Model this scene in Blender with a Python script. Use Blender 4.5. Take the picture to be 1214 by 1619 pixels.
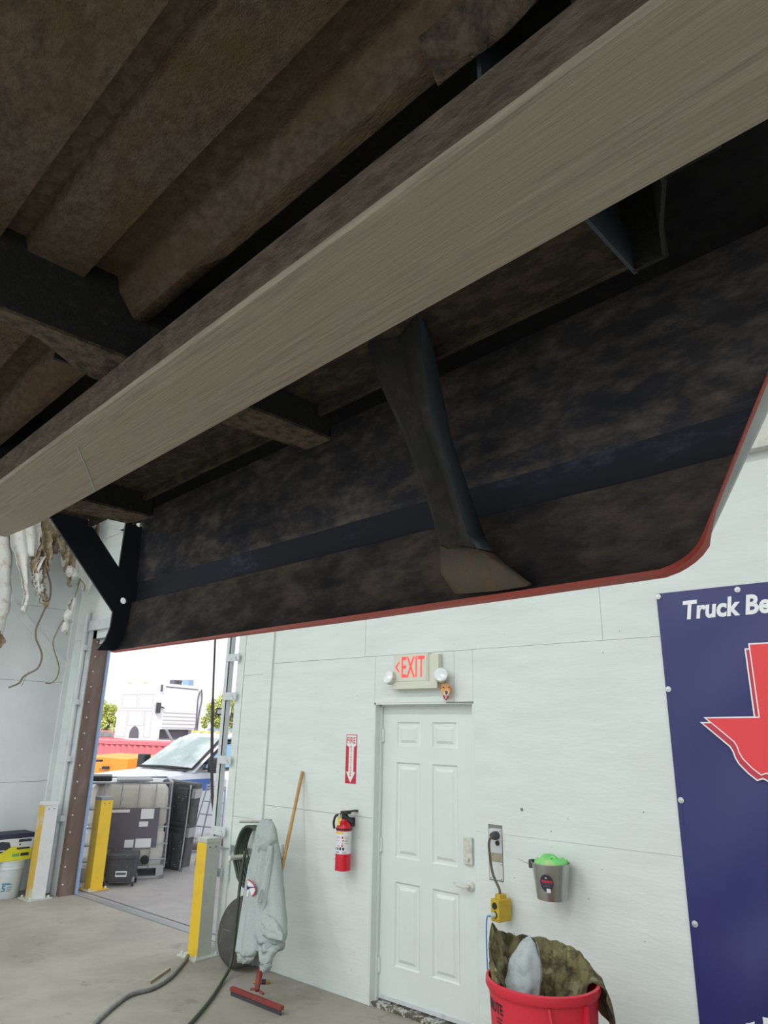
import bpy, bmesh, math, random
from mathutils import Vector, Matrix, noise
from mathutils.geometry import tessellate_polygon
random.seed(7)
for o in list(bpy.data.objects): bpy.data.objects.remove(o)
S = bpy.context.scene
COL = S.collection
V = Vector

# ---------------------------------------------------------------- camera
F, PITCH, ROLL, YAW, CAMZ = 1095.0, math.radians(17.6), math.radians(1.15), math.radians(-40.9), 1.826
_fw = V((math.sin(YAW)*math.cos(PITCH), math.cos(YAW)*math.cos(PITCH), math.sin(PITCH)))
_rt = V((math.cos(YAW), -math.sin(YAW), 0)); _up = _rt.cross(_fw)
RT = _rt*math.cos(ROLL) + _up*math.sin(ROLL); UP = -_rt*math.sin(ROLL) + _up*math.cos(ROLL); FW = _fw
O = V((0, 0, CAMZ))
cam_d = bpy.data.cameras.new('camera'); cam = bpy.data.objects.new('camera', cam_d); COL.objects.link(cam)
cam_d.sensor_fit = 'HORIZONTAL'; cam_d.sensor_width = 36; cam_d.lens = 36*F/1214
cam_d.clip_start = 0.02; cam_d.clip_end = 400
m = Matrix.Identity(4)
for i in range(3):
    m[i][0], m[i][1], m[i][2], m[i][3] = RT[i], UP[i], -FW[i], O[i]
cam.matrix_world = m
S.camera = cam

# ---------------------------------------------------------------- world, sun, ceiling lamps, exposure
w = bpy.data.worlds.new('sky'); S.world = w; w.use_nodes = True
bg = w.node_tree.nodes['Background']; bg.inputs[0].default_value = (0.93, 0.96, 1.0, 1); bg.inputs[1].default_value = 1.35
def lamp(name, typ, loc, energy, col=(1, 1, 1), target=None, **k):
    d = bpy.data.lights.new(name, typ); d.energy = energy; d.color = col
    for a, b in k.items(): setattr(d, a, b)
    o = bpy.data.objects.new(name, d); COL.objects.link(o); o.location = loc
    if target is not None: o.rotation_euler = (V(target)-V(loc)).to_track_quat('-Z', 'Y').to_euler()
    return o
lamp('sun', 'SUN', (8, -10, 20), 3.6, (1, .96, .9), target=(-6, 8, -2), angle=math.radians(1))
for lx in (-7.6, -4.2, -0.8, 3.0):
    for ly in (0.4, -2.6, -5.6):
        lamp('ceiling_lamp', 'AREA', (lx, ly, 5.25), 59, (0.96, 1.0, 0.985), target=(lx, ly, 0), shape='RECTANGLE', size=1.3, size_y=0.5)
vs = S.view_settings
vs.view_transform = 'Standard'; vs.look = 'None'; vs.gamma = 1; vs.use_curve_mapping = False; vs.exposure = 0.0

# ---------------------------------------------------------------- pixel rays on known planes
def ray(x, y):
    return RT*((x-607)/F) + UP*(-(y-809.5)/F) + FW
def onY(x, y, Y=4.25): r = ray(x, y); return O + r*(Y/r.y)
def onX(x, y, X): r = ray(x, y); return O + r*(X/r.x)
def onZ(x, y, Z=0.0): r = ray(x, y); return O + r*((Z-CAMZ)/r.z)
def atD(x, y, d): return O + ray(x, y)*d

# ---------------------------------------------------------------- materials
def mat(name, col, rough=.6, metal=0, col2=None, scale=8, lo=.4, hi=.6, stretch=(1, 1, 1), bump=0, bscale=40, col3=None, scale3=3, lo3=.55, hi3=.7, emit=0, spec=.5, trans=0, alpha=1, detail=6):
    mt = bpy.data.materials.new(name); mt.use_nodes = True
    nt = mt.node_tree; N = nt.nodes; L = nt.links; b = N['Principled BSDF']
    b.inputs['Roughness'].default_value = rough; b.inputs['Metallic'].default_value = metal
    b.inputs['Specular IOR Level'].default_value = spec
    b.inputs['Base Color'].default_value = (*col, 1)
    if trans: b.inputs['Transmission Weight'].default_value = trans
    if alpha < 1: b.inputs['Alpha'].default_value = alpha
    tc = N.new('ShaderNodeTexCoord'); mp = N.new('ShaderNodeMapping'); mp.inputs['Scale'].default_value = stretch
    L.new(tc.outputs['Object'], mp.inputs['Vector'])
    def nz(sc, l, h, det=detail):
        t = N.new('ShaderNodeTexNoise'); t.inputs['Scale'].default_value = sc; t.inputs['Detail'].default_value = det; t.inputs['Roughness'].default_value = .65
        L.new(mp.outputs[0], t.inputs['Vector'])
        r = N.new('ShaderNodeMapRange'); r.inputs[1].default_value = l; r.inputs[2].default_value = h
        L.new(t.outputs[0], r.inputs[0]); return r.outputs[0], t.outputs[0]
    cur = None
    def mix(fac, a, c):
        x = N.new('ShaderNodeMix'); x.data_type = 'RGBA'
        L.new(fac, x.inputs[0])
        if isinstance(a, tuple): x.inputs[6].default_value = (*a, 1)
        else: L.new(a, x.inputs[6])
        x.inputs[7].default_value = (*c, 1)
        return x.outputs[2]
    if col2:
        f, _ = nz(scale, lo, hi); cur = mix(f, col, col2)
        if col3:
            f, _ = nz(scale3, lo3, hi3); cur = mix(f, cur, col3)
        L.new(cur, b.inputs['Base Color'])
    if bump:
        _, raw = nz(bscale, 0, 1, 4)
        bp = N.new('ShaderNodeBump'); bp.inputs['Strength'].default_value = bump; bp.inputs['Distance'].default_value = .01
        L.new(raw, bp.inputs['Height']); L.new(bp.outputs[0], b.inputs['Normal'])
    if emit:
        b.inputs['Emission Color'].default_value = (*col, 1); b.inputs['Emission Strength'].default_value = emit
    return mt
def srgb(r, g, b):
    f = lambda c: (c/255/12.92) if c/255 <= .04045 else ((c/255+.055)/1.055)**2.4
    return (f(r), f(g), f(b))

M = {}
M['wall'] = mat('white_painted_plywood', (.70, .755, .735), .55, 0, (.63, .68, .665), 5, .40, .74, (.35, 1, 1.6), .2, 34, (.56, .59, .57), 22, .70, .80, detail=9)
M['wall2'] = mat('white_painted_board', (.70, .74, .75), .55, 0, (.63, .67, .68), 1.6, .4, .7, (1, 1, 1), .06, 30)
M['gap'] = mat('dark_seam', (.22, .225, .22), .9)
M['door'] = mat('white_door_paint', (.70, .76, .745), .42, 0, (.66, .715, .70), 2.5, .4, .7, bump=.02, bscale=30)
M['dirtywhite'] = mat('grubby_white_paint', (.62, .62, .57), .5, 0, (.45, .41, .35), 14, .55, .75)
M['concrete'] = mat('concrete', (.27, .25, .215), .75, 0, (.37, .345, .30), 1.3, .35, .65, (1, 1, 1), .12, 20, (.20, .185, .16), 3.5, .6, .75, spec=.3)
M['yard'] = mat('yard_concrete', (.30, .28, .28), .9, 0, (.38, .36, .355), .8, .4, .65, (1, 1, 1), .1, 12, (.22, .20, .20), 2.2, .6, .8)
M['ceil'] = mat('white_ceiling', (.7, .72, .71), .8)
M['brown'] = mat('brown_painted_steel', (.13, .085, .07), .6, 0, (.20, .14, .12), 9, .45, .7, (1, 1, .25), .1, 60)
M['bluetrim'] = mat('pale_blue_edge', (.25, .36, .55), .5)
M['rivet'] = mat('bright_rivet', (.7, .7, .7), .35, .6)
M['galv'] = mat('white_worn_steel', (.62, .66, .67), .45, .1, (.42, .46, .50), 12, .55, .75, (1, 1, .3))
# underbody
M['bedfloor'] = mat('rusty_bed_floor', (.205, .160, .118), .95, 0, (.115, .088, .062), 120, .38, .64, (.7, 1, 1), .7, 420, (.15, .098, .055), 12, .46, .70, spec=.1, detail=12)
M['rustrib'] = mat('rusty_rib', (.20, .135, .085), .95, 0, (.12, .095, .072), 110, .4, .6, (.4, 1, 1), .4, 420, spec=.1, detail=10)
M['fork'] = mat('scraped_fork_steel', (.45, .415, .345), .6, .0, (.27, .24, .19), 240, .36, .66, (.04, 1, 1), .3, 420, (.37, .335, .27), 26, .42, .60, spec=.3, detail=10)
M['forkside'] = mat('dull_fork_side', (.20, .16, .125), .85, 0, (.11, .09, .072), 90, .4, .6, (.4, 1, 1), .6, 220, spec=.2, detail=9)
M['cross'] = mat('black_crossmember', (.024, .025, .026), .7, 0, (.060, .052, .042), 70, .55, .75, bump=.4, bscale=200, spec=.25, detail=9)
M['crossdust'] = mat('dusty_flange', (.15, .118, .088), .9, 0, (.06, .05, .042), 80, .42, .62, bump=.5, bscale=220, spec=.15, detail=9)
M['panel'] = mat('dark_panel_inside', (.046, .046, .054), .8, 0, (.165, .138, .118), 48, .44, .72, (.5, 1, 1), .25, 700, (.020, .022, .030), 13, .44, .66, spec=.2, detail=14)
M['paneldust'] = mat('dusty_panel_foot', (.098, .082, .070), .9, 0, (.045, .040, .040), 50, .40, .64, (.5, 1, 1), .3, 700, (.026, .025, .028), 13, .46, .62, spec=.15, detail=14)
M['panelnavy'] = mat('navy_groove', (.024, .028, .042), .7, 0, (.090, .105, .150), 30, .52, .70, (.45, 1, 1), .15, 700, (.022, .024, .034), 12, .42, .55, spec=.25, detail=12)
M['panelpale'] = mat('scuffed_navy_patch', (.075, .085, .125), .8, 0, (.03, .033, .045), 18, .4, .6, bump=.2, bscale=120)
M['red'] = mat('red_body_paint', (.42, .07, .045), .45, 0, (.30, .085, .06), 22, .5, .7)
M['brace'] = mat('black_brace', (.026, .026, .026), .65, 0, (.065, .058, .05), 50, .5, .75, bump=.12, bscale=80, spec=.35)
M['braceblue'] = mat('blue_black_flange', (.055, .072, .09), .55, 0, (.11, .125, .135), 90, .6, .72, bump=.1, bscale=80)
M['bracefoot'] = mat('muddy_foot', (.10, .085, .066), .85, 0, (.15, .09, .045), 60, .5, .66, bump=.3, bscale=80)
M['alu'] = mat('pale_aluminium', (.55, .59, .60), .45, .35, (.44, .48, .50), 9, .45, .65)
M['railunder'] = mat('grimy_rail', (.045, .038, .032), .9, 0, (.105, .083, .058), 60, .45, .68, (.6, 1, 1), .6, 240, spec=.15, detail=9)
M['wheelblack'] = mat('deep_shade_black', (.010, .010, .012), .9, 0, (.018, .018, .020), 60, .4, .7, bump=.3, bscale=400, spec=.15)  # near-black puts the deep shade beside the wheel arch into the colour
M['grimy'] = mat('grimy_threshold', (.10, .085, .065), .8, 0, (.50, .50, .47), 26, .5, .56, (1, 1, 1), .2, 60)
M['navyblack'] = mat('navy_black_end', (.022, .024, .036), .65, spec=.3)
# plain things
M['black'] = mat('black_plastic', (.018, .018, .02), .45)
M['black2'] = mat('scuffed_black_plastic', (.05, .05, .06), .5, 0, (.09, .09, .10), 30, .55, .7)
M['white'] = mat('white_plastic', (.75, .76, .75), .4)
M['cream'] = mat('cream_plastic', (.64, .64, .54), .4)
M['exitred'] = mat('lit_exit_red', (.85, .06, .05), .4, emit=.75)
M['lens'] = mat('lamp_lens', (.78, .82, .84), .15)
M['ext'] = mat('extinguisher_red', (.60, .012, .03), .25)
M['signred'] = mat('sign_red', (.52, .02, .05), .5)
M['signwhite'] = mat('sign_white', (.78, .78, .78), .5)
M['wood'] = mat('pale_wood', (.50, .29, .10), .55, 0, (.42, .23, .075), 30, .4, .6, (1, 1, .1))
M['squeegee'] = mat('red_dusty_steel', (.27, .035, .03), .6, 0, (.14, .05, .04), 26, .45, .65)
M['hoodie'] = mat('grey_marl_fleece', (.36, .41, .405), .95, 0, (.42, .47, .46), 150, .4, .6, bump=.35, bscale=220, spec=.1)
M['hoodrib'] = mat('grey_ribbing', (.34, .385, .38), .95, bump=.4, bscale=300, spec=.1)
M['hose'] = mat('green_hose', (.045, .065, .045), .5, 0, (.11, .14, .115), 18, .55, .75)
M['hosegrey'] = mat('grey_hose', (.17, .18, .175), .45, 0, (.24, .25, .24), 16, .5, .7)
M['grey'] = mat('dull_grey_steel', (.27, .29, .30), .5, .3)
M['darkdisc'] = mat('dark_grey_rubber', (.062, .058, .060), .8, 0, (.085, .08, .08), 6, .4, .65)
M['yellow'] = mat('safety_yellow', (.78, .52, .03), .45, 0, (.66, .42, .035), 5, .5, .7)
M['oldyellow'] = mat('worn_yellow', (.64, .42, .07), .5, 0, (.60, .58, .46), 5, .52, .6, (1, 1, .6))
M['postwhite'] = mat('chalky_white_post', (.66, .68, .68), .5, 0, (.58, .60, .57), 6, .5, .7)
M['postgrey'] = mat('greenish_white_post', (.50, .53, .48), .5, 0, (.42, .45, .40), 6, .5, .7)
M['banner'] = mat('navy_vinyl', (.020, .024, .135), .38, 0, (.024, .030, .15), 1.5, .4, .7)
M['bannerhem'] = mat('navy_hem', (.016, .02, .10), .45)
M['texred'] = mat('banner_red', (.78, .045, .055), .4)
M['texred2'] = mat('banner_dark_red', (.52, .03, .06), .4)
M['txt'] = mat('banner_white', (.80, .82, .84), .4)
M['screw'] = mat('washer_steel', (.55, .60, .60), .35, .5)
M['plate'] = mat('outlet_plate', (.62, .65, .66), .4, .2)
M['tan'] = mat('bare_drywall', (.42, .37, .28), .9, 0, (.33, .29, .22), 60, .4, .6)
M['cord'] = mat('brown_cord', (.105, .09, .065), .6)
M['boxyellow'] = mat('yellow_rubber_box', (.55, .38, .025), .5, 0, (.42, .29, .03), 22, .5, .7)
M['bluecord'] = mat('blue_cord', (.07, .27, .62), .4)
M['pail'] = mat('brushed_steel_pail', (.50, .51, .48), .30, .85, (.44, .45, .42), 30, .4, .6, (1, 1, .1))
M['green'] = mat('lime_cloth', (.20, .66, .20), .9, 0, (.46, .62, .28), 16, .45, .6, spec=.1)
M['canred'] = mat('red_bin_plastic', (.62, .022, .045), .42, 0, (.56, .03, .05), 6, .5, .7)
M['camo'] = mat('camo_cloth', (.185, .165, .085), .95, 0, (.075, .068, .040), 11, .44, .56, (1, 1, 1), .4, 120, (.27, .25, .15), 9, .56, .62, spec=.1)
M['greycloth'] = mat('pale_grey_cloth', (.40, .45, .46), .95, 0, (.30, .34, .35), 20, .45, .65, bump=.3, bscale=120, spec=.1)
M['insul'] = mat('torn_white_wrap', (.70, .69, .67), .85, 0, (.50, .44, .36), 11, .52, .66, bump=.3, bscale=60)
M['insulbrown'] = mat('brown_fibre', (.27, .20, .12), .95, 0, (.50, .44, .35), 16, .5, .66, bump=.5, bscale=90)
M['string'] = mat('brown_string', (.22, .175, .13), .9)
M['tote'] = mat('milky_tote_plastic', (.50, .48, .42), .4, 0, (.56, .545, .49), 3, .4, .65)
M['cage'] = mat('galvanised_cage', (.36, .38, .42), .4, .5)
M['label'] = mat('grey_label_plate', (.12, .11, .135), .6)
M['paper'] = mat('paper_sticker', (.72, .73, .75), .7)
M['tank'] = mat('dark_grey_pressed_steel', (.075, .082, .085), .6, 0, (.12, .125, .13), 14, .45, .7, bump=.1, bscale=50)
M['silver'] = mat('silver_strap', (.55, .56, .57), .3, .7)
M['truck'] = mat('white_truck_paint', (.70, .73, .78), .25)
M['truckblue'] = mat('blue_stripe', (.06, .16, .50), .3)
M['glass'] = mat('sky_reflection_glass', (.30, .38, .38), .12, .5, (.62, .68, .70), .9, .4, .6)  # sky reflection painted in as a pale base with paler patches
M['sideglass'] = mat('blue_tinted_glass', (.22, .42, .60), .15, .3)
M['amber'] = mat('amber_marker', (.80, .52, .08), .3)
M['container'] = mat('glare_pinked_red', (.60, .15, .18), .6, 0, (.55, .17, .19), 2, .4, .6)  # red lifted toward pink, lens glare put into the colour
M['orange'] = mat('orange_steel', (.80, .30, .03), .5)
M['bodywhite'] = mat('white_box_body', (.80, .81, .83), .4)
M['bodypink'] = mat('off_white_doors', (.74, .68, .72), .45)
M['line'] = mat('panel_line', (.42, .38, .44), .6)
M['leaf'] = mat('overexposed_leaf', (.42, .48, .10), .8, 0, (.52, .55, .20), 3, .4, .6)  # pale yellow-green paints the overexposure into the leaves
M['trunk'] = mat('bark', (.12, .10, .08), .9)
M['bluebox'] = mat('pale_blue_steel_box', (.25, .36, .50), .6)
M['cartonyellow'] = mat('yellow_print', (.70, .66, .03), .5)
M['cartonwhite'] = mat('white_print', (.66, .68, .70), .5)
M['cartonnavy'] = mat('navy_carton_edge', (.025, .03, .06), .6)
M['printdark'] = mat('dark_print', (.03, .03, .05), .6)
M['printgreen'] = mat('green_print', (.14, .42, .12), .6)
M['printteal'] = mat('teal_print', (.03, .22, .30), .6)
M['bucketw'] = mat('white_bucket_plastic', (.60, .66, .68), .4, 0, (.55, .60, .62), 5, .4, .6)
M['dog1'] = mat('golden_fur_print', (.66, .30, .10), .7, 0, (.74, .44, .20), 60, .4, .6)
M['dog2'] = mat('russet_ear_print', (.50, .15, .06), .7)
M['dog3'] = mat('dark_nose_print', (.08, .05, .06), .6)
M['dog4'] = mat('pink_tongue_print', (.75, .20, .32), .6)
M['dog5'] = mat('pale_muzzle_print', (.74, .62, .50), .7)
M['rope'] = mat('dark_pull_rope', (.06, .045, .045), .8)

# ---------------------------------------------------------------- mesh builder
WM = {}
class MB:
    def __init__(s): s.v = []; s.f = []; s.m = []; s.T = None
    def add(s, vs, fs, mi=0):
        o = len(s.v)
        for p in vs:
            p = V(p); s.v.append(s.T @ p if s.T else p)
        for f in fs: s.f.append(tuple(i+o for i in f)); s.m.append(mi)
    def box(s, a, b, mi=0, bev=0):
        x0, y0, z0 = [min(a[i], b[i]) for i in range(3)]; x1, y1, z1 = [max(a[i], b[i]) for i in range(3)]
        if bev <= 0:
            s.add([(x0,y0,z0),(x1,y0,z0),(x1,y1,z0),(x0,y1,z0),(x0,y0,z1),(x1,y0,z1),(x1,y1,z1),(x0,y1,z1)],
                  [(3,2,1,0),(4,5,6,7),(0,1,5,4),(1,2,6,5),(2,3,7,6),(3,0,4,7)], mi)
        else:
            bm = bmesh.new(); bmesh.ops.create_cube(bm, size=1)
            for v in bm.verts: v.co = V(((x0+x1)/2+v.co.x*(x1-x0), (y0+y1)/2+v.co.y*(y1-y0), (z0+z1)/2+v.co.z*(z1-z0)))
            bmesh.ops.bevel(bm, geom=list(bm.edges), offset=bev, segments=2, affect='EDGES', profile=.6)
            bm.verts.index_update(); s.add([v.co.copy() for v in bm.verts], [[v.index for v in f.verts] for f in bm.faces], mi); bm.free()
        return s
    def quadbox(s, q, thick, mi=0):
        """slab from 4 corner points (front face), pushed back along -normal"""
        q = [V(p) for p in q]; n = (q[1]-q[0]).cross(q[3]-q[0]).normalized()*thick
        b = [p-n for p in q]
        s.add(q+b, [(0,1,2,3),(7,6,5,4),(4,5,1,0),(5,6,2,1),(6,7,3,2),(7,4,0,3)], mi); return s
    def tube(s, pts, r, seg=8, mi=0, cap=True, closed=False):
        pts = [V(p) for p in pts]; n = len(pts); rs = r if isinstance(r, (list, tuple)) else [r]*n
        vs = []; fs = []; prev = None
        for i, p in enumerate(pts):
            a = pts[i-1] if (i > 0 or closed) else p; b = pts[(i+1) % n] if (i < n-1 or closed) else p
            t = (b-a).normalized()
            if prev is None:
                x = t.cross(V((0,0,1)));
                if x.length < .1: x = t.cross(V((1,0,0)))
                x.normalize()
            else:
                x = (prev - t*prev.dot(t)).normalized()
            prev = x; y = t.cross(x)
            for k in range(seg):
                a2 = 2*math.pi*k/seg; vs.append(p + (x*math.cos(a2)+y*math.sin(a2))*rs[i])
        rng = n if closed else n-1
        for i in range(rng):
            for k in range(seg):
                j = (i+1) % n; fs.append((i*seg+k, i*seg+(k+1)%seg, j*seg+(k+1)%seg, j*seg+k))
        if cap and not closed:
            fs.append(tuple(range(seg-1, -1, -1))); fs.append(tuple((n-1)*seg+k for k in range(seg)))
        s.add(vs, fs, mi); return s
    def cyl(s, a, b, r, seg=16, mi=0): return s.tube([a, b], r, seg, mi)
    def lathe(s, prof, c=(0,0,0), seg=32, mi=0, axis='Z', cap=True):
        c = V(c); vs = []; fs = []
        for (r, z) in prof:
            for k in range(seg):
                a = 2*math.pi*k/seg
                p = (r*math.cos(a), r*math.sin(a), z)
                if axis == 'Y': p = (p[0], z, p[1])
                if axis == 'X': p = (z, p[0], p[1])
                vs.append(c+V(p))
        for i in range(len(prof)-1):
            for k in range(seg): fs.append((i*seg+k, i*seg+(k+1)%seg, (i+1)*seg+(k+1)%seg, (i+1)*seg+k))
        if cap:
            fs.append(tuple(range(seg-1, -1, -1))); fs.append(tuple((len(prof)-1)*seg+k for k in range(seg)))
        s.add(vs, fs, mi); return s
    def prism(s, outer, fn, d0, d1, holes=(), mi=0):
        """2-D polygon with holes; fn(a,b,depth) -> 3-D"""
        loops = [list(outer)]+[list(h) for h in holes]
        tris = tessellate_polygon([[V((p[0], p[1], 0)) for p in l] for l in loops])
        flat = [p for l in loops for p in l]; n = len(flat)
        vs = [fn(p[0], p[1], d0) for p in flat]+[fn(p[0], p[1], d1) for p in flat]
        fs = [tuple(t) for t in tris]+[tuple(i+n for i in reversed(t)) for t in tris]
        o = 0
        for l in loops:
            k = len(l)
            for i in range(k): fs.append((o+i, o+(i+1)%k, n+o+(i+1)%k, n+o+i))
            o += k
        s.add(vs, fs, mi); return s
    def grid(s, fn, nu, nv, mi=0, thick=None, closeu=False):
        """fn(i,j)->point, i<=nu, j<=nv. thick: function (point,i,j)->offset point for a back side"""
        vs = [fn(i, j) for i in range(nu+1) for j in range(nv+1)]
        q = lambda i, j: i*(nv+1)+j
        fs = [(q(i,j), q(i+1,j), q(i+1,j+1), q(i,j+1)) for i in range(nu) for j in range(nv)]
        s.add(vs, fs, mi); return s
    def build(s, name, mats, parent=None, frame=None, smooth=False, solid=0, subs=0, bevel=0, angle=None, weld=True):
        if not isinstance(mats, (list, tuple)): mats = [mats]
        if parent is not None: inv = WM[parent.name].inverted(); fr = WM[parent.name]
        else:
            if frame is None:
                mn = [min(v[i] for v in s.v) for i in range(3)]; mx = [max(v[i] for v in s.v) for i in range(3)]
                frame = Matrix.Translation(((mn[0]+mx[0])/2, (mn[1]+mx[1])/2, mn[2]))
            fr = frame; inv = frame.inverted()
        me = bpy.data.meshes.new(name); me.from_pydata([inv @ v for v in s.v], [], s.f)
        for mt in mats: me.materials.append(M[mt] if isinstance(mt, str) else mt)
        for p, k in zip(me.polygons, s.m): p.material_index = k
        bm = bmesh.new(); bm.from_mesh(me)
        if weld: bmesh.ops.remove_doubles(bm, verts=bm.verts, dist=1e-6)
        bmesh.ops.recalc_face_normals(bm, faces=bm.faces); bm.to_mesh(me); bm.free()
        o = bpy.data.objects.new(name, me); COL.objects.link(o)
        if parent is not None: o.parent = parent
        else: o.matrix_world = fr
        WM[o.name] = fr
        if smooth:
            for p in me.polygons: p.use_smooth = True
            if angle is not None:
                try: me.set_sharp_from_angle(angle=math.radians(angle))
                except Exception: pass
        if solid:
            md = o.modifiers.new('thickness', 'SOLIDIFY'); md.thickness = solid; md.offset = 0
        if bevel:
            md = o.modifiers.new('bevel', 'BEVEL'); md.width = bevel; md.segments = 2; md.limit_method = 'ANGLE'
        if subs:
            md = o.modifiers.new('subdivision', 'SUBSURF'); md.levels = subs; md.render_levels = subs
        return o
def tag(o, label, cat, group=None):
    o['label'] = label; o['category'] = cat
    if group: o['group'] = group
    return o
def struct(o, label=None):
    o['kind'] = 'structure'
    if label: o['label'] = label
    return o
def root(name, loc, label=None, cat=None, rot=None, group=None):
    o = bpy.data.objects.new(name, None); COL.objects.link(o); o.empty_display_size = .1
    mw = Matrix.Translation(V(loc))
    if rot is not None: mw = mw @ rot.to_4x4()
    o.matrix_world = mw; WM[o.name] = mw
    if label: tag(o, label, cat, group)
    return o
def smoothpath(pts, n=8):
    """Catmull-Rom through points"""
    pts = [V(p) for p in pts]; out = []
    P = [pts[0]*2-pts[1]]+pts+[pts[-1]*2-pts[-2]]
    for i in range(1, len(P)-2):
        for k in range(n):
            t = k/n; a, b, c, d = P[i-1], P[i], P[i+1], P[i+2]
            out.append(.5*((2*b)+(c-a)*t+(2*a-5*b+4*c-d)*t*t+(3*b-a-3*c+d)*t**3))
    out.append(pts[-1]); return out
def text2d(txt, size=1.0, bold=0, shear=0, xs=1.0, spacing=1.0):
    c = bpy.data.curves.new('lettering', 'FONT'); c.body = txt; c.size = size; c.offset = bold; c.shear = shear; c.space_character = spacing; c.resolution_u = 3
    o = bpy.data.objects.new('lettering_tmp', c); COL.objects.link(o)
    bpy.context.view_layer.update()
    dg = bpy.context.evaluated_depsgraph_get(); me = bpy.data.meshes.new_from_object(o.evaluated_get(dg))
    vs = [(v.co.x*xs, v.co.y) for v in me.vertices]; fs = [tuple(p.vertices) for p in me.polygons]
    bpy.data.objects.remove(o); bpy.data.curves.remove(c); bpy.data.meshes.remove(me)
    return vs, fs
def put_text(mb, txt, fn, width=None, height=None, mi=0, **k):
    """fn(a,b)->3D; text scaled to fit width x height with its lower left at 0,0"""
    vs, fs = text2d(txt, **k)
    x0 = min(v[0] for v in vs); x1 = max(v[0] for v in vs); y0 = min(v[1] for v in vs); y1 = max(v[1] for v in vs)
    sx = width/(x1-x0) if width else 1; sy = height/(y1-y0) if height else sx
    if not width: sx = sy
    mb.add([fn((v[0]-x0)*sx, (v[1]-y0)*sy) for v in vs], fs, mi)
def nz(p, s=1.0): return noise.noise(V(p)*s)
def lerp(a, b, t): return a+(b-a)*t
def pl(x, pts):
    if x <= pts[0][0]: return pts[0][1]
    for (a, b), (c, d) in zip(pts, pts[1:]):
        if x <= c: return b+(d-b)*(x-a)/(c-a) if c > a else d
    return pts[-1][1]

# ================================================================ THE SETTING
YW = 4.25
XL = -8.95
struct(MB().box((XL-.2, -9, -.2), (7, 4.42, 0)).build('floor', 'concrete'), 'grey concrete shop floor')
# yard outside, falling away from the building
mb = MB()
def yz(x, y): return pl(-x, [(9.2, 0), (12.5, -.42), (20, -.6), (60, -.9)])
xs = [6, 0, -4, -8, -9.2, -10, -11, -12.5, -16, -20, -30, -60, -90]; ys = [4.42, 5, 6, 8, 12, 20, 40, 80]
mb.grid(lambda i, j: V((xs[i], ys[j], yz(xs[i], ys[j])-.004)), len(xs)-1, len(ys)-1)
struct(mb.build('yard_ground', 'yard'), 'pale concrete yard outside the bay door')
struct(MB().box((XL-.2, -9, 5.5), (7, 4.62, 5.6)).build('ceiling', 'ceil'), 'white ceiling of the workshop')
struct(MB().box((7, -9, 0), (7.15, 4.42, 5.5)).build('wall_right', 'wall2'), 'white wall at the far right')
# front wall: recessed backing plus plywood sheets
wf = MB()
for (x0, x1, z0, z1) in [(-5.5, -3.74, 0, 5.5), (-3.74, -2.814, 2.04, 5.5), (-2.814, 7, 0, 5.5), (-8.95, -5.5, 2.85, 5.5), (-8.95, -8.66, 0, 2.85)]:
    wf.box((x0, YW+.012, z0), (x1, 4.42, z1))
wall_front = struct(wf.build('wall_front', 'gap', frame=Matrix.Translation((-4, YW, 0))), 'white painted plywood wall with the exit door')
def sheet(x0, x1, z0, z1, y=YW):
    g = .0013 if x0 < -2.9 or z0 > 2 else .0006
    MB().box((x0+g, y, z0+g), (x1-g, y+.0125, z1-g)).build('wall_panel', 'wall', wall_front)
sheet(-4.98, -3.74, 0, 1.205); sheet(-2.814, -.42, 0, 1.205); sheet(-.42, 2.02, 0, 1.205); sheet(2.02, 4.46, 0, 1.205); sheet(4.46, 7, 0, 1.205)
sheet(-4.98, -3.74, 1.205, 2.403); sheet(-3.74, -2.975, 2.04, 2.403); sheet(-2.975, -2.814, 2.04, 2.403); sheet(-2.814, -.42, 1.205, 2.403); sheet(-.42, 2.02, 1.205, 2.403); sheet(2.02, 4.46, 1.205, 2.403); sheet(4.46, 7, 1.205, 2.403)
for a, b in ((-4.98, -3.855), (-3.855, -1.83), (-1.83, .61), (.61, 3.05), (3.05, 7)): sheet(a, b, 2.403, 3.62)
for a, b in ((-4.98, -2.6), (-2.6, -.2), (-.2, 2.2), (2.2, 7)): sheet(a, b, 3.62, 5.5)
# narrow boards beside the bay opening
for a, b in ((0, 1.08), (1.08, 2.31), (2.31, 3.62), (3.62, 5.5)): sheet(-5.40, -5.085, a, b)
sheet(-5.5, -5.40, 0, 2.86, YW-.006); sheet(-5.5, -5.40, 2.86, 5.5, YW-.006)
MB().box((-5.085, YW-.02, 0), (-4.98, YW+.012, 5.5)).build('cover_strip', 'wall', wall_front)
for a, b in ((-8.95, -7.2), (-7.2, -5.5)): sheet(a, b, 2.86, 4.2); sheet(a, b, 4.2, 5.5)
sheet(-8.95, -8.66, 0, 2.86)
for i, (p, q) in enumerate([((164, 828), (198, 838)), ((198, 838), (158, 853))]):
    a = onY(*p); b = onY(*q); d = (b-a).normalized()*1; n = V((-d.z, 0, d.x))*.02
    MB().quadbox([a-n+V((0,-.012,0)), b-n+V((0,-.012,0)), b+n+V((0,-.012,0)), a+n+V((0,-.012,0))], .012).build('batten', 'wall2', wall_front)
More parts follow.
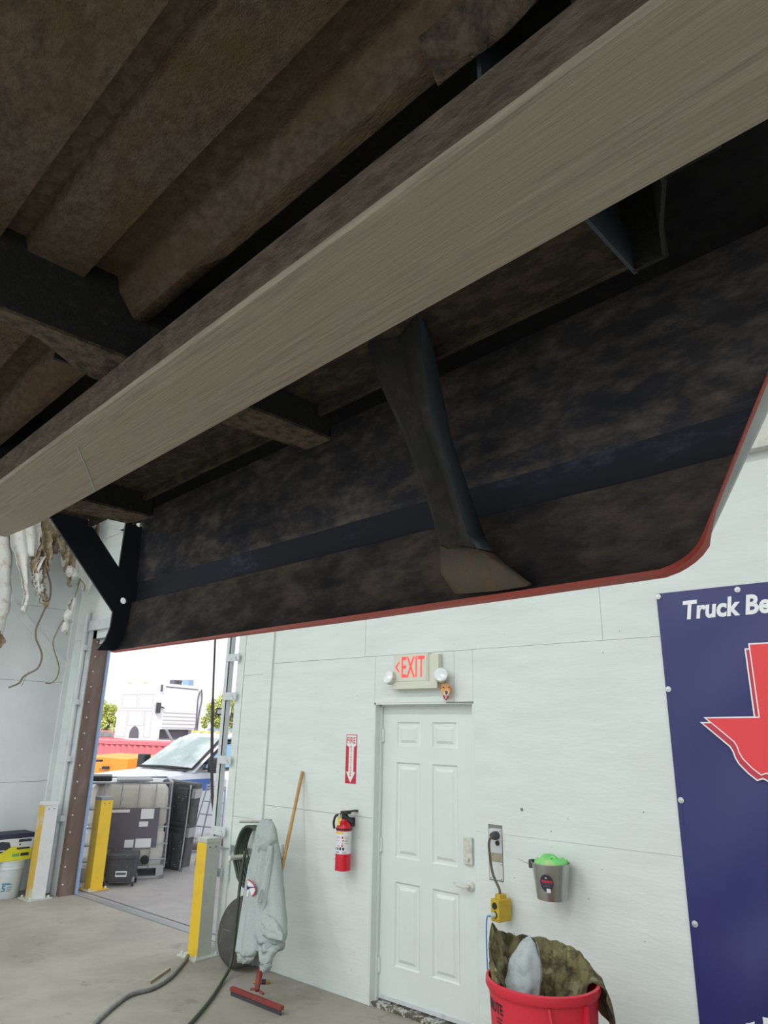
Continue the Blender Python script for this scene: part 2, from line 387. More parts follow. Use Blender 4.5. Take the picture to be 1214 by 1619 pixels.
# small round holes, nails and scuffs on the sheets
sp = MB()
rr = random.Random(3)
for k in range(46):
    x = rr.uniform(-4.9, -1.6); z = rr.uniform(.1, 2.7); r = rr.uniform(.0022, .0042)
    if -3.78 < x < -2.78 and z < 2.06: continue
    sp.cyl((x, YW-.0006, z), (x, YW+.001, z), r, 6)
p = onY(825, 1280); sp.cyl((p.x, YW-.001, p.z), (p.x, YW+.001, p.z), .011, 10)
o = sp.build('nail_heads', 'gap', wall_front); o['kind'] = 'stuff'
# left wall
wl = MB().box((XL-.2, -9, 0), (XL-.012, 4.42, 5.5))
wall_left = struct(wl.build('wall_left', 'gap', frame=Matrix.Translation((XL, 0, 0))), 'white panelled end wall')
for a, b in ((0, 1.18), (1.18, 2.335), (2.335, 3.245), (3.245, 5.5)):
    for c, d in ((-8, -4), (-4, -.4), (-.4, 2.0), (2.0, 4.25)):
        MB().box((XL-.0125, c+.002, a+.002), (XL, d-.002, b-.002)).build('wall_panel', 'wall2', wall_left)
a = onX(15, 951, XL); b = onX(106, 1059, XL); d = (b-a).normalized(); n = V((0, -d.z, d.y))*.048; off = V((.02, 0, 0))
MB().quadbox([a-n+off, b-n+off, b+n+off, a+n+off], .02).build('brace_board', 'wall2', wall_left)
MB().box((XL, 4.19, 0), (XL+.03, 4.25, 5.5)).build('corner_strip', 'wall2', wall_left)

# exit door
door = struct(root('door_1', (-3.28, 4.34, 0)), 'white six-panel exit door')
DY = 4.335
sl = MB(); sl.box((-3.735, DY, .035), (-2.815, DY+.045, 2.03), bev=.004)
slab = sl.build('door_slab', 'door', door)
DX0, DX1 = -3.765, -2.85
def dpanel(x0, x1, z0, z1):
    mb = MB()
    def fr(i, y): return (x0+i, z0+i, x1-i, z1-i, y)
    steps = [fr(0, DY-.0012), fr(.012, DY+.0095), fr(.03, DY+.0095), fr(.05, DY-.0005)]
    vs = []; fs = []
    for (a, b, c, d, y) in steps: vs += [(a, y-.0008, b), (c, y-.0008, b), (c, y-.0008, d), (a, y-.0008, d)]
    for k in range(3):
        for i in range(4): fs.append((k*4+i, k*4+(i+1)%4, k*4+4+(i+1)%4, k*4+4+i))
    fs.append((12, 13, 14, 15)); mb.add(vs, fs)
    return mb
def px_panel(a, b): p = onY(*a, DY); q = onY(*b, DY); return p, q
# panels cut from the slab: build slab as frame with real recesses
bpy.data.objects.remove(slab)
cols = [(onY(627, 1200, DY).x, onY(664, 1200, DY).x), (onY(683, 1200, DY).x, onY(723, 1200, DY).x)]
rows = [(onY(695, 1183, DY).z, onY(695, 1142, DY).z), (onY(700, 1368, DY).z, onY(700, 1209, DY).z), (onY(705, 1552, DY).z, onY(705, 1409, DY).z)]
sl = MB()
zs = [.035] + [z for r in reversed(rows) for z in r] + [2.03]
for k in range(0, len(zs), 2): sl.box((-3.735, DY, zs[k]), (-2.82, DY+.045, zs[k+1]))
for r in rows:
    sl.box((-3.735, DY, r[0]), (cols[0][0], DY+.045, r[1])); sl.box((cols[0][1], DY, r[0]), (cols[1][0], DY+.045, r[1])); sl.box((cols[1][1], DY, r[0]), (-2.82, DY+.045, r[1]))
slab = sl.build('door_slab', 'door', door)
for c in cols:
    for r in rows: dpanel(c[0], c[1], r[0], r[1]).build('door_panel', 'door', door)
fr = MB()
fr.box((-3.74, YW, 0), (-3.728, 4.42, 2.04)); fr.box((-2.826, YW, 0), (-2.814, 4.42, 2.04)); fr.box((-3.74, YW, 2.028), (-2.814, 4.42, 2.04))
fr.box((-3.729, 4.31, 0), (-3.7165, DY-.003, 2.03)); fr.box((-3.73, 4.31, 2.018), (-2.82, DY-.003, 2.03))
fr.build('door_frame', 'door', door)
MB().box((-3.05, YW-.001, 2.032), (-2.814, YW+.06, 2.041)).build('frame_gap', 'gap', door)
for z in (.24, 1.02, 1.80):
    MB().box((-3.7165, DY-.014, z-.045), (-3.700, DY+.002, z+.045)).cyl((-3.708, DY-.012, z-.05), (-3.708, DY-.012, z+.05), .006, 8).build('hinge', 'door', door)
MB().box((-3.73, 4.262, 0), (-2.82, 4.42, .022)).build('threshold', 'grimy', door)
MB().box((-3.70, DY-.004, .036), (-2.83, DY, .062)).build('door_sweep', 'galv', door)
hz = onY(745, 1401, DY).z; hx = onY(744, 1401, DY).x
lev = MB().lathe([(.001, -.004), (.036, -.004), (.038, .004), (.03, .016), (.014, .022), (.001, .022)], (0, 0, 0), 20)
lev = MB(); lev.T = Matrix.Translation((hx, DY, hz)) @ Matrix.Rotation(math.pi/2, 4, 'X')
lev.lathe([(.001, 0), (.036, 0), (.036, .006), (.028, .016), (.014, .02), (.013, .045), (.001, .045)], (0, 0, 0), 20); lev.T = None
lev.tube(smoothpath([(hx, DY-.04, hz), (hx-.03, DY-.05, hz-.004), (hx-.075, DY-.05, hz+.002), (hx-.105, DY-.045, hz+.012)], 5), [.011]*6+[.009]*6+[.007]*4, 8)
lev.build('lever_handle', 'dirtywhite', door, smooth=True, angle=40)
kp = MB().box((hx-.042, DY-.022, hz+.13), (hx+.03, DY, hz+.30), bev=.006)
kpo = kp.build('keypad_lock', 'dirtywhite', door)
MB().cyl((hx-.006, DY-.034, hz+.165), (hx-.006, DY-.02, hz+.165), .016, 14).box((hx-.022, DY-.038, hz+.162), (hx+.01, DY-.033, hz+.17)).build('thumb_turn', 'dirtywhite', kpo)

# bay opening trims
t = struct(MB().box((-8.66, YW+.0, 0), (-8.36, 4.42, 2.98)).build('trim_1', 'brown'), 'brown steel jamb of the bay door')
for k in range(16):
    MB().lathe([(.001, 0), (.009, 0), (.009, .004), (.001, .007)], (-8.36, 4.268, .12+k*.18), 8, axis='X').build('rivet', 'rivet', t)
MB().box((-8.37, 4.42, 0), (-8.335, 4.45, 2.98)).build('edge_strip', 'bluetrim', t)  # thin pale blue strip along the jamb's outer edge
t = root('trim_2', (-8.5, 4.2, 0)); struct(t, 'white door track beside the brown jamb')
MB().tube([(-8.57, 4.205, .02), (-8.57, 4.205, 3.2)], .034, 10).build('track_tube', 'galv', t, smooth=True, angle=50)
MB().box((-8.66, 4.235, 0), (-8.44, 4.2495, 3.1)).build('track_angle', 'galv', t)
for z in (.8, 1.45, 2.1, 2.75):
    MB().box((-8.57, 4.185, z-.03), (-8.46, 4.235, z+.03)).cyl((-8.49, 4.18, z), (-8.49, 4.19, z), .012, 8).build('bracket', 'galv', t)
t = root('trim_3', (-5.6, 4.2, 0)); struct(t, 'white steel door track at the near side of the bay')
MB().box((-5.655, 4.215, 0), (-5.60, 4.222, 3.1)).box((-5.607, 4.215, 0), (-5.60, 4.275, 3.1)).build('track_angle', 'galv', t)
for z in (.62, .95, 1.55, 2.12, 2.48):
    b_ = MB().box((-5.64, 4.205, z-.035), (-5.44, 4.214, z+.035)).build('bracket', 'galv', t)
    MB().cyl((-5.49, 4.199, z), (-5.49, 4.206, z), .01, 8).cyl((-5.47, 4.199, z-.02), (-5.47, 4.206, z-.02), .008, 8).build('bolt', 'screw', b_)
MB().box((-5.51, YW, 0), (-5.497, 4.45, 2.86)).build('jamb_board', 'wall2', t)
MB().cyl((-5.38, 4.23, .55), (-5.38, 4.23, .86), .008, 6).build('bolt_bar', 'galv', t)
t = struct(MB().box((-8.37, 4.30, 2.80), (-5.49, 4.46, 2.87)).box((-8.5, 4.20, 2.96), (-5.45, 4.25, 3.08)).build('trim_4', 'galv'), 'white lintel over the bay opening')
t = struct(MB().box((-8.36, 4.42, -.003), (-5.5, 4.50, .006)).box((-8.36, 4.57, -.003), (-5.5, 4.585, .005)).build('trim_5', 'grey'), 'steel threshold strip across the bay opening')
t = struct(MB().box((-1.02, YW-.09, 3.42), (-.55, YW, 5.5)).build('trim_6', 'dirtywhite'), 'beige boxed duct high on the wall')

# ================================================================ TRUCK BED, seen from below
U = V((0.99711506, -0.07288463, 0.02119869)); N_ = V((0.07290101, 0.99733918, 0)); W_ = V((-0.02114228, 0.00154541, 0.99977528))
def B(u, n, w_): return O + U*u + N_*n + W_*w_
ROT = Matrix((U, N_, W_)).transposed()
BT = Matrix.Translation(O) @ ROT.to_4x4()
bed = root('truck_bed', B(-.6, .3, .15), 'rusty red truck bed raised overhead, seen from underneath', 'truck bed', ROT)
def BM():
    q = MB(); q.T = BT; return q
def Bpx(x, y, n=None, u=None, w_=None):
    r = ray(x, y); l = V((r.dot(U), r.dot(N_), r.dot(W_)))
    k = n/l.y if n is not None else (u/l.x if u is not None else w_/l.z)
    return l*k
# corrugated floor sheet, 3 mm thick
prof = [(-.75, .430)]
for g0_, g1_, gd in ((-.41, -.375, .013), (-.30, -.265, .013), (-.19, -.155, .013), (-.085, -.055, .013), (.018, .046, .013), (.120, .146, .014), (.196, .2335, .018)):
    prof += [(g0_, .430), (g0_+.004, .430+gd), (g1_-.004, .430+gd), (g1_, .430)]
prof += [(.2365, .427), (.250, .409), (.2625, .409)]
fl = BM()
us = [-1.28+.04*k for k in range(62)]
fl.grid(lambda i, j: (us[i], prof[j][0]+.003*nz((us[i]*3, prof[j][0]*2, 5), 1)*(1 if prof[j][0] < .23 else 0), prof[j][1]+.0012*nz((us[i]*4, prof[j][0]*9, 0), 1)), len(us)-1, len(prof)-1)
fl.build('bed_floor', 'bedfloor', bed, smooth=True, angle=35, solid=.003)
MBt = BM().box((-1.28, .2600, .409), (1.16, .2630, .475)).box((-1.28, .263, .472), (1.16, .37, .475))
MBt.build('gap_shade_channel', 'cross', bed)  # black colour paints the shadow in the gap between rib and fork
BM().box((-1.28, .2500, .4075), (-.672, .2628, .4095)).box((-.600, .2500, .4075), (-.2, .2628, .4095)).box((-.12, .2500, .4075), (1.16, .2628, .4095)).build('rib_flange', 'rustrib', bed)
# side rail under the bed wall
BM().box((-1.28, .355, .400), (-.186, .500, .44)).box((-1.28, .494, .3865), (-.186, .500, .401)).build('side_rail', 'railunder', bed)
BM().box((-.163, .352, .441), (1.16, .64, .446)).box((-1.28, .500, .441), (-.163, .64, .446)).box((-.12, .352, .40), (1.16, .356, .446)).build('wheelhouse', 'wheelblack', bed)
# crossmembers
def crossmember(u0, near, far, n1, name='crossmember'):
    c = BM().box((near-.004, -.75, .362), (near, n1, .472))
    far0 = min(p[1] for p in far)
    c.box((far0, .20, .366), (far0+.004, n1, .43))
    c.box((far0, n1-.003, .362), (near, n1, .43))
    o = c.build(name, 'cross', bed)
    poly = [(near+.0005, -.75), (near+.0005, n1)] + [(u_, n_) for n_, u_ in far]
    f = BM(); f.prism(poly, lambda a, b_, d: (a, b_, d), .360, .3635); f.build('bottom_flange', 'crossdust', o)
    return o
crossmember(-.607, -.607, [(.515, -.652), (.40, -.664), (.25, -.670), (.225, -.664), (.20, -.648), (.175, -.632), (.15, -.626), (-.75, -.624)], .516)
crossmember(-1.06, -1.062, [(.50, -1.125), (.25, -1.13), (-.75, -1.13)], .515)
# open crossmember near the wheel arch: two webs
c = BM()
c.add([(-.182,.264,.362),(-.188,.478,.362),(-.188,.470,.44),(-.182,.264,.44)], [(0,1,2,3)])
c.build('crossmember', 'braceblue', bed, solid=.003)  # bluish light on this web is put into its lighter colour
c = BM()
pts = [(-.118, .264), (-.122, .30), (-.130, .40), (-.150, .44), (-.163, .475)]
c.grid(lambda i, j: (pts[i][0], pts[i][1], .362+.08*j), len(pts)-1, 1); c.build('crossmember_web', 'cross', bed, solid=.003)
c = BM(); c.box((-.188, .472, .362), (-.160, .476, .44)).box((-.19, .264, .436), (-.11, .478, .44)); c.build('crossmember_end', 'cross', bed)
c = BM(); c.grid(lambda i, j: (-.204+.075*i/6, .233+.018*j/3+.006*math.sin(i*.8), .384+.008*math.sin(i*.9)+.024*(1-j/3)), 6, 3); c.build('bent_tab', 'crossdust', bed, smooth=True, solid=.002)
# outer side panel: dark inside, red outside
rowsP = [(0, .576), (.003, .5795), (.006, .5825), (.010, .586), (.015, .589), (.022, .5925), (.032, .596), (.05, .599), (.075, .601), (.0955, .602), (.0985, .609), (.11, .610), (.136, .609), (.142, .605), (.16, .606), (.21, .606), (.27, .603), (.34, .598), (.40, .592)]
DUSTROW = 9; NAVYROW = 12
ARCH = [(.244, -.440), (.246, -.418), (.250, -.398), (.256, -.381), (.264, -.367), (.274, -.356), (.286, -.3475), (.5, -.227), (.7, -.115), (.9, .0), (1.2, .2)]
def wb(u, n): return n*(.2455+.0195*max(-u/n-.43, 0)) 
nc = 46
def panel_pt(i, j, off=0):
    dw, n = rowsP[j]; n0 = n
    w_ = .142+dw; um = n*pl(w_/n, ARCH)
    t = i/nc; u = lerp(-1.298, um, t)
    w_ = wb(u, .578)+dw*(1 if dw > 0 else 1)
    # small dents
    return (u, n+off+.0012*nz((u*9, w_*9, 3), 1), w_)
pn = BM()
nr = len(rowsP)-1
pn.grid(lambda i, j: panel_pt(i, j), nc, nr, 0); pn.grid(lambda i, j: panel_pt(i, j, .006), nc, nr, 1)
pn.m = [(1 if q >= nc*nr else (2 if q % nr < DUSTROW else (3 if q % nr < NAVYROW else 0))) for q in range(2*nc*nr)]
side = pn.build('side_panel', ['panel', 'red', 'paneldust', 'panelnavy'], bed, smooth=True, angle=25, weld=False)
# hem along lower edge and up the arch
edge = [V(panel_pt(i, 0)) for i in range(nc+1)] + [V(panel_pt(nc, j)) for j in range(1, nr+1)]
hem = BM(); vs = []; fs = []
for k, p in enumerate(edge):
    a = edge[max(k-1, 0)]; b_ = edge[min(k+1, len(edge)-1)]; d = (b_-a).normalized(); out = V((d.z, 0, -d.x))
    if out.length < .01: out = V((0, 0, -1))
    out.normalize()
    fade = .35+.65*min(1, k/30.0); kk = max(0, min(1, (k-nc-5)/2)); fade *= 1-.72*kk; dn_ = lerp(.010, .0035, kk)
    vs += [p+V((0,-.001,0)), p+V((0,-.001,0))+out*.0045*fade, p+V((0,dn_,0))+out*.0055*fade, p+V((0,dn_,0))]
for k in range(len(edge)-1):
    for i in range(4): fs.append((k*4+i, k*4+(i+1)%4, k*4+4+(i+1)%4, k*4+4+i))
fs += [(3,2,1,0), tuple(len(vs)-4+i for i in range(4))]
hem.add(vs, fs); hem.build('hem_lip', 'red', bed, smooth=True, angle=40)
# aluminium strip along the wheel arch
ap = [(1114, 824, 1115.5, 857), (1135, 775, 1146, 792), (1170, 690, 1186, 706), (1214, 577, 1227, 618), (1250, 480, 1268, 520)]
st = BM(); vs = []; fs = []
for (x0, y0, x1, y1) in ap:
    p = Bpx(x0, y0, n=.617); q = Bpx(x1, y1, n=.627)
    vs += [p, q, q+V((.001,.004,.002)), p+V((0,.004,.002))]
for k in range(len(ap)-1):
    for i in range(4): fs.append((k*4+i, k*4+(i+1)%4, k*4+4+(i+1)%4, k*4+4+i))
fs += [(3,2,1,0), tuple(len(vs)-4+i for i in range(4))]
st.add(vs, fs); strip = st.build('arch_strip', 'alu', bed)
c0 = Bpx(1132, 785, n=.6175)
sc = BM(); sc.lathe([(.001, -.002), (.004, -.002), (.004, .001), (.001, .001)], c0, 10, axis='Y'); sc.build('screw', 'gap', strip)
# brace from rail to hem
Lp = [(580, 540), (600, 603), (640, 690), (676, 785), (690, 838), (697, 862), (698, 906)]
Mp = [(662, 496), (668, 560), (682, 660), (712, 760), (738, 842), (754, 868), (800, 897)]
Rp = [(671, 490), (690, 580), (712, 690), (742, 780), (766, 850), (780, 872), (806, 898)]
ns = [.440, .462, .492, .525, .548, .556, .566]
bc = BM(); vs = []; fs = []
for k in range(6):
    l = Bpx(*Lp[k], n=ns[k]); c_ = Bpx(*Mp[k], n=ns[k]-.004); r_ = Bpx(*Rp[k], n=ns[k]+(.022 if k < 5 else .010))
    mid = l.lerp(c_, .45)+V((0, .012 if k < 5 else .004, .004)); e1 = l.lerp(c_, .12)+V((0, -.003, 0))
    vs += [l, e1, mid, c_, r_]
for k in range(5):
    for i in range(4): fs.append((k*5+i, k*5+i+1, (k+1)*5+i+1, (k+1)*5+i))
bc.add(vs, fs)
bc.m = [1 if (i % 4) == 3 else 0 for i in range(len(fs))]
brace = bc.build('brace', ['brace', 'braceblue'], bed, smooth=True, angle=30, solid=.0025)
ft = BM()
fp = [[(697, 862), (710, 868), (735, 866), (754, 868), (780, 876)], [(698, 906), (712, 905), (750, 896), (778, 886), (806, 898)], [(721, 938), (735, 938), (790, 934), (830, 927), (840, 924)]]
nn = [[.556, .556, .562, .552, .565], [.566, .562, .562, .562, .570], [.572, .570, .570, .571, .573]]
ft.grid(lambda i, j: Bpx(*fp[i][j], n=nn[i][j]), 2, 4); ft.build('brace_foot', 'bracefoot', brace, smooth=True, solid=.003)
# end bracket
def circ(cx, cy, r, n=14): return [(cx+r*math.cos(2*math.pi*k/n), cy+r*math.sin(2*math.pi*k/n)) for k in range(n)]
eb = BM()
eb.prism([(.415, .405), (.476, .424), (.568, .321), (.571, .47), (.62, .47), (.62, .168), (.58, .163), (.546, .161), (.559, .180), (.566, .205), (.567, .235)],
         lambda a, b_, d: (d, a, b_), -1.293, -1.288, holes=[circ(.598, .418, .0075), circ(.585, .259, .0065)])
eb.build('end_bracket', 'navyblack', bed)
BM().box((-1.293, .40, .42), (-1.287, .60, .475)).build('end_plate', 'navyblack', bed)

# lifting fork
fk = BM()
def forksec(u):
    z0 = .320; z1 = .360
    if u < -1.1: z0 = .320+(-1.1-u)*.06
    n0, n1, b_ = .2455, .3515, .003
    return [(u, n0, z0+b_), (u, n0+b_, z0), (u, n1-b_, z0), (u, n1, z0+b_), (u, n1, z1-b_), (u, n1-b_, z1), (u, n0+b_, z1), (u, n0, z1-b_)]
usf = [-1.262, -1.25, -1.1, -.7, -.3, .1, .6, 1.2]
vs = []; fs = []; mi = []
for u in usf: vs += forksec(u)
if True:
    for i, (u, n, z) in enumerate(vs[:8]): vs[i] = (u, .2985+(n-.2985)*.93, .342+(z-.342)*.7)
for k in range(len(usf)-1):
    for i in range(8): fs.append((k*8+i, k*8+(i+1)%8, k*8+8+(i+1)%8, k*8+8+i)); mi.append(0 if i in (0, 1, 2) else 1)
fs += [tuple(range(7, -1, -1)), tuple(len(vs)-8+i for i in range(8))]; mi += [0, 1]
fk.add(vs, fs); fk.m = mi
fork = fk.build('lifting_fork', ['fork', 'forkside'], frame=Matrix.Translation(B(-.3, .3, .32)) @ ROT.to_4x4())
tag(fork, 'long scraped grey steel fork running diagonally beneath the truck bed', 'lifting fork')
sc = BM(); a = Bpx(122, 706, w_=.3198); b_ = Bpx(150, 776, w_=.3198)
sc.tube([a, a.lerp(b_, .5)+V((.002, 0, 0)), b_], .0007, 5); sc.build('weld_scratch', 'alu', fork)

# ================================================================ THINGS ON THE FRONT WALL
# exit sign
a = onY(629, 1038, 4.19); b_ = onY(683, 1088, 4.19)
ex = root('exit_sign', (-3.34, 4.2, 2.13), 'lit red exit sign with two emergency lamp heads above the door', 'exit sign')
x0, x1, z0, z1 = -3.505, -3.165, 2.135, 2.395
MB().box((x0, 4.19, z0+.045), (x1, YW, z1), bev=.006).build('sign_box', 'cream', ex)
MB().box((x0, 4.182, z0), (x1+.085, YW, z0+.05), bev=.005).box((x1-.005, 4.20, z0+.03), (x1+.085, YW, z1-.01), bev=.006).build('battery_housing', 'cream', ex)
MB().box((x0+.012, 4.186, z0+.058), (x1-.012, 4.1895, z1-.012)).build('face_plate', 'cream', ex)
tx = MB(); put_text(tx, 'EXIT', lambda a, b: V((x0+.088+a, 4.1848, z0+.085+b)), width=.222, height=.155, bold=.012)
tx.prism([(.025, .165), (.060, .205), (.072, .205), (.042, .165), (.072, .125), (.060, .125)], lambda a, b, d: V((x0+a, d, z0+b)), 4.1846, 4.186)
tx.build('lettering', 'exitred', ex)
for sx, cx, cz in ((-1, onY(613, 1071, 4.15).x, onY(613, 1071, 4.15).z), (1, onY(695, 1067, 4.15).x, onY(695, 1067, 4.15).z)):
    h = MB(); h.T = Matrix.Translation((cx, 4.165, cz)) @ Matrix.Rotation(math.radians(12+18*sx), 4, 'Z') @ Matrix.Rotation(math.radians(-18), 4, 'X') @ Matrix.Rotation(math.radians(90), 4, 'X') @ Matrix.Scale(.86, 4)
    h.lathe([(.02, -.075), (.05, -.06), (.062, -.01), (.064, .012), (.058, .016)], seg=8)
    hd = h.build('lamp_head', 'cream', ex)
    g = MB(); g.T = h.T; g.lathe([(.001, .022), (.03, .021), (.055, .0165)], seg=16, cap=False); g.build('lamp_lens', 'lens', hd, smooth=True)
    MB().cyl((cx, 4.20, cz), (cx-sx*.03, YW-.002, cz), .014, 8).build('swivel', 'cream', ex)
# dog face cut-out hanging from the lamp head
dg = root('dog_face_cutout', (-3.05, 4.21, 2.05), 'small cut-out of a golden dog face hanging from the exit sign', 'ornament')
dc = onY(705, 1093.5, 4.205)
def dpt(a, b, d): return V((dc.x+a, d, dc.z+b))
sc_ = .0036
def dd(pts, name, mt, d0, d1):
    k = MB(); k.prism([((x-612)*.000222*1.0, -(y-470)*.000222) for x, y in pts], dpt, d0, d1); return k.build(name, mt, dg)
dd([(390, 290), (470, 215), (600, 190), (730, 240), (800, 300), (790, 420), (745, 560), (720, 680), (620, 755), (540, 690), (470, 540), (420, 420)], 'face', 'dog1', 4.2, 4.206)
dd([(350, 350), (400, 270), (450, 290), (450, 360), (400, 400)], 'ear', 'dog2', 4.197, 4.2)
dd([(760, 280), (820, 330), (880, 420), (850, 520), (800, 500), (780, 400)], 'ear', 'dog2', 4.197, 4.2)
dd([(600, 420), (700, 420), (760, 500), (720, 600), (580, 600), (540, 520)], 'muzzle', 'dog5', 4.197, 4.2)
dd([(600, 460), (650, 435), (715, 460), (700, 540), (660, 580), (620, 550)], 'nose', 'dog3', 4.194, 4.197)
dd([(520, 580), (580, 600), (720, 600), (710, 680), (620, 735), (550, 690)], 'mouth', 'dog3', 4.1965, 4.2)
dd([(590, 615), (700, 610), (695, 670), (630, 715), (595, 690)], 'tongue', 'dog4', 4.193, 4.1965)
dd([(490, 345), (530, 310), (580, 340), (530, 365)], 'eye', 'dog3', 4.197, 4.2)
dd([(700, 335), (735, 315), (770, 340), (730, 360)], 'eye', 'dog3', 4.197, 4.2)
MB().tube([dpt(-.008, .06, 4.203), dpt(-.008, .10, 4.19), dpt(-.004, .125, 4.16)], .0025, 6).build('cord', 'black', dg)
# fire extinguisher arrow sign
fs_ = root('fire_arrow_sign', (-4.03, YW, 1.43), 'red and white arrow sign reading fire extinguisher', 'sign')
sx0, sx1, sz0, sz1 = -4.035, -3.915, 1.435, 1.80
sx0 += 0.005
P_ = lambda a, b, d: V((sx0+a, d, sz0+b))
wd, ht = sx1-sx0, sz1-sz0
MB().box((sx0, YW-.003, sz0), (sx1, YW, sz1)).build('sign_plate', 'signred', fs_)
k = MB(); k.prism([(.006, ht-.006), (wd-.006, ht-.006), (wd-.006, ht-.082), (.086, ht-.094), (.086, .085), (wd-.008, .085), (wd/2, .006), (.008, .085), (.034, .085), (.034, ht-.094), (.006, ht-.082)], P_, YW-.0036, YW-.003); k.build('white_arrow', 'signwhite', fs_)
k = MB(); put_text(k, 'FIRE', lambda a, b: V((sx0+.012+a, YW-.0040, sz1-.068+b)), width=wd-.024, height=.048, bold=.015)
for i, ch in enumerate('EXTINGUISHER'):
    wch = .005 if ch == 'I' else .017
    put_text(k, ch, lambda a, b, i=i, wch=wch: V((sx0+wd/2-wch/2+a, YW-.0040, sz1-.100-.0195*i+b)), width=wch, height=.0145, bold=.02)
k.build('lettering', 'signred', fs_)
# fire extinguisher
p = onY(541, 1369, 4.16); ez = .835; exx = onY(543, 1330, 4.16).x
fe = root('fire_extinguisher', (exx, 4.16, ez), 'red fire extinguisher with printed label mounted on the white wall', 'fire extinguisher')
R = .058
MB().lathe([(.045, 0), (R, .004), (R, .28), (.054, .305), (.042, .327), (.022, .342), (.018, .36), (.001, .36)], (exx, 4.16, ez), 28).build('cylinder', 'ext', fe, smooth=True, angle=50)
lb = MB().lathe([(R+.0006, .118), (R+.0006, .272)], (exx, 4.16, ez), 28, cap=False).build('label_band', 'paper', fe, smooth=True)
def cylpt(a, z, r=R+.0012, c=(exx, 4.16)):
    a += .62
    return V((c[0]+r*math.sin(a), c[1]-r*math.cos(a), ez+z))
k = MB()
for (a0, a1, zz0, zz1, mi) in [(-1.1, .05, .255, .268, 1), (-.95, -.3, .232, .235, 0), (-.95, -.4, .222, .224, 0), (-.95, -.35, .21, .212, 0), (-.1, .1, .225, .238, 2), (.0, .16, .205, .215, 2), (-.1, .1, .185, .192, 2), (-.62, -.5, .17, .18, 2), (-.1, .06, .168, .18, 2), (-1.0, -.85, .145, .163, 0), (-.7, -.5, .145, .163, 0), (-.38, -.15, .145, .165, 0), (.0, .25, .145, .163, 0), (-.95, -.4, .128, .133, 0), (-.05, .5, .127, .13, 0), (.3, .85, .235, .237, 0), (.3, .85, .225, .227, 0), (.3, .85, .215, .217, 0), (.3, .85, .205, .207, 0), (.3, .8, .19, .192, 2)]:
    n = 5
    vs = [cylpt(lerp(a0, a1, i/n), z) for i in range(n+1) for z in (zz0, zz1)]
    k.add(vs, [(2*i, 2*i+2, 2*i+3, 2*i+1) for i in range(n)], mi)
k.build('printed_marks', ['printdark', 'yellow', 'signred'], lb)
MB().lathe([(R+.001, .282), (R+.004, .282), (R+.004, .291), (R+.001, .291)], (exx, 4.16, ez), 28).build('strap', 'black', fe)
v_ = MB().cyl((exx, 4.16, ez+.355), (exx, 4.16, ez+.395), .02, 12).box((exx-.02, 4.135, ez+.39), (exx+.05, 4.185, ez+.41), bev=.004).box((exx+.03, 4.14, ez+.405), (exx+.06, 4.25, ez+.416)).build('valve', 'black', fe)
h = MB(); h.T = Matrix.Translation((exx+.02, 4.15, ez+.385)) @ Matrix.Rotation(math.radians(32), 4, 'Y'); h.box((0, -.013, -.008), (.085, .013, .006), bev=.003); h.build('squeeze_handle', 'black', fe)
MB().tube(smoothpath([(exx-.015, 4.14, ez+.385), (exx-.05, 4.12, ez+.375), (exx-.066, 4.115, ez+.33), (exx-.068, 4.125, ez+.285)], 6), .009, 8).build('hose', 'black', fe, smooth=True)
MB().box((exx-.006, 4.094, ez+.315), (exx+.018, 4.098, ez+.372)).build('inspection_tag', 'yellow', fe)
MB().lathe([(.001, -.008), (.017, -.006), (.017, .004), (.001, .006)], (exx-.022, 4.13, ez+.372), 14, axis='Y').build('gauge', 'screw', fe)
MB().box((exx-.03, 4.21, ez+.30), (exx+.03, YW, ez+.36)).build('wall_bracket', 'black', fe)
# outlet opening with plug
ol = root('wall_outlet', (-2.67, YW, .95), 'cut-out wall outlet with steel plate and blank plate', 'outlet')
ox0, ox1, oz0, oz1 = -2.715, -2.607, .925, 1.258
MB().box((ox0, YW-.001, oz0), (ox1, YW+.001, oz1)).build('cut_edge', 'gap', ol)
MB().box((ox0+.008, YW-.002, oz0+.115), (ox1-.004, YW-.001, oz0+.165)).build('bare_board', 'tan', ol)
MB().box((ox0+.006, YW-.005, oz0+.165), (ox1-.005, YW-.001, oz1-.022), bev=.001).build('outlet_plate', 'plate', ol)
MB().box((ox0+.006, YW-.005, oz0+.008), (ox1-.005, YW-.001, oz0+.112), bev=.001).build('blank_plate', 'postwhite', ol)
MB().lathe([(.001, 0), (.015, 0), (.015, .006), (.001, .008)], (ox0+.072, YW-.011, oz1-.108), 14, axis='Y').build('lower_socket', 'black', ol)
for dx, dz in ((.014, .015), (.095, .015), (.014, .10), (.095, .10), (.016, .32-.01), (.095, .30)):
    MB().lathe([(.001, -.002), (.004, -.002), (.004, .002), (.001, .002)], (ox0+dx, YW-.006, oz0+dz), 8, axis='Y').build('screw', 'gap', ol)
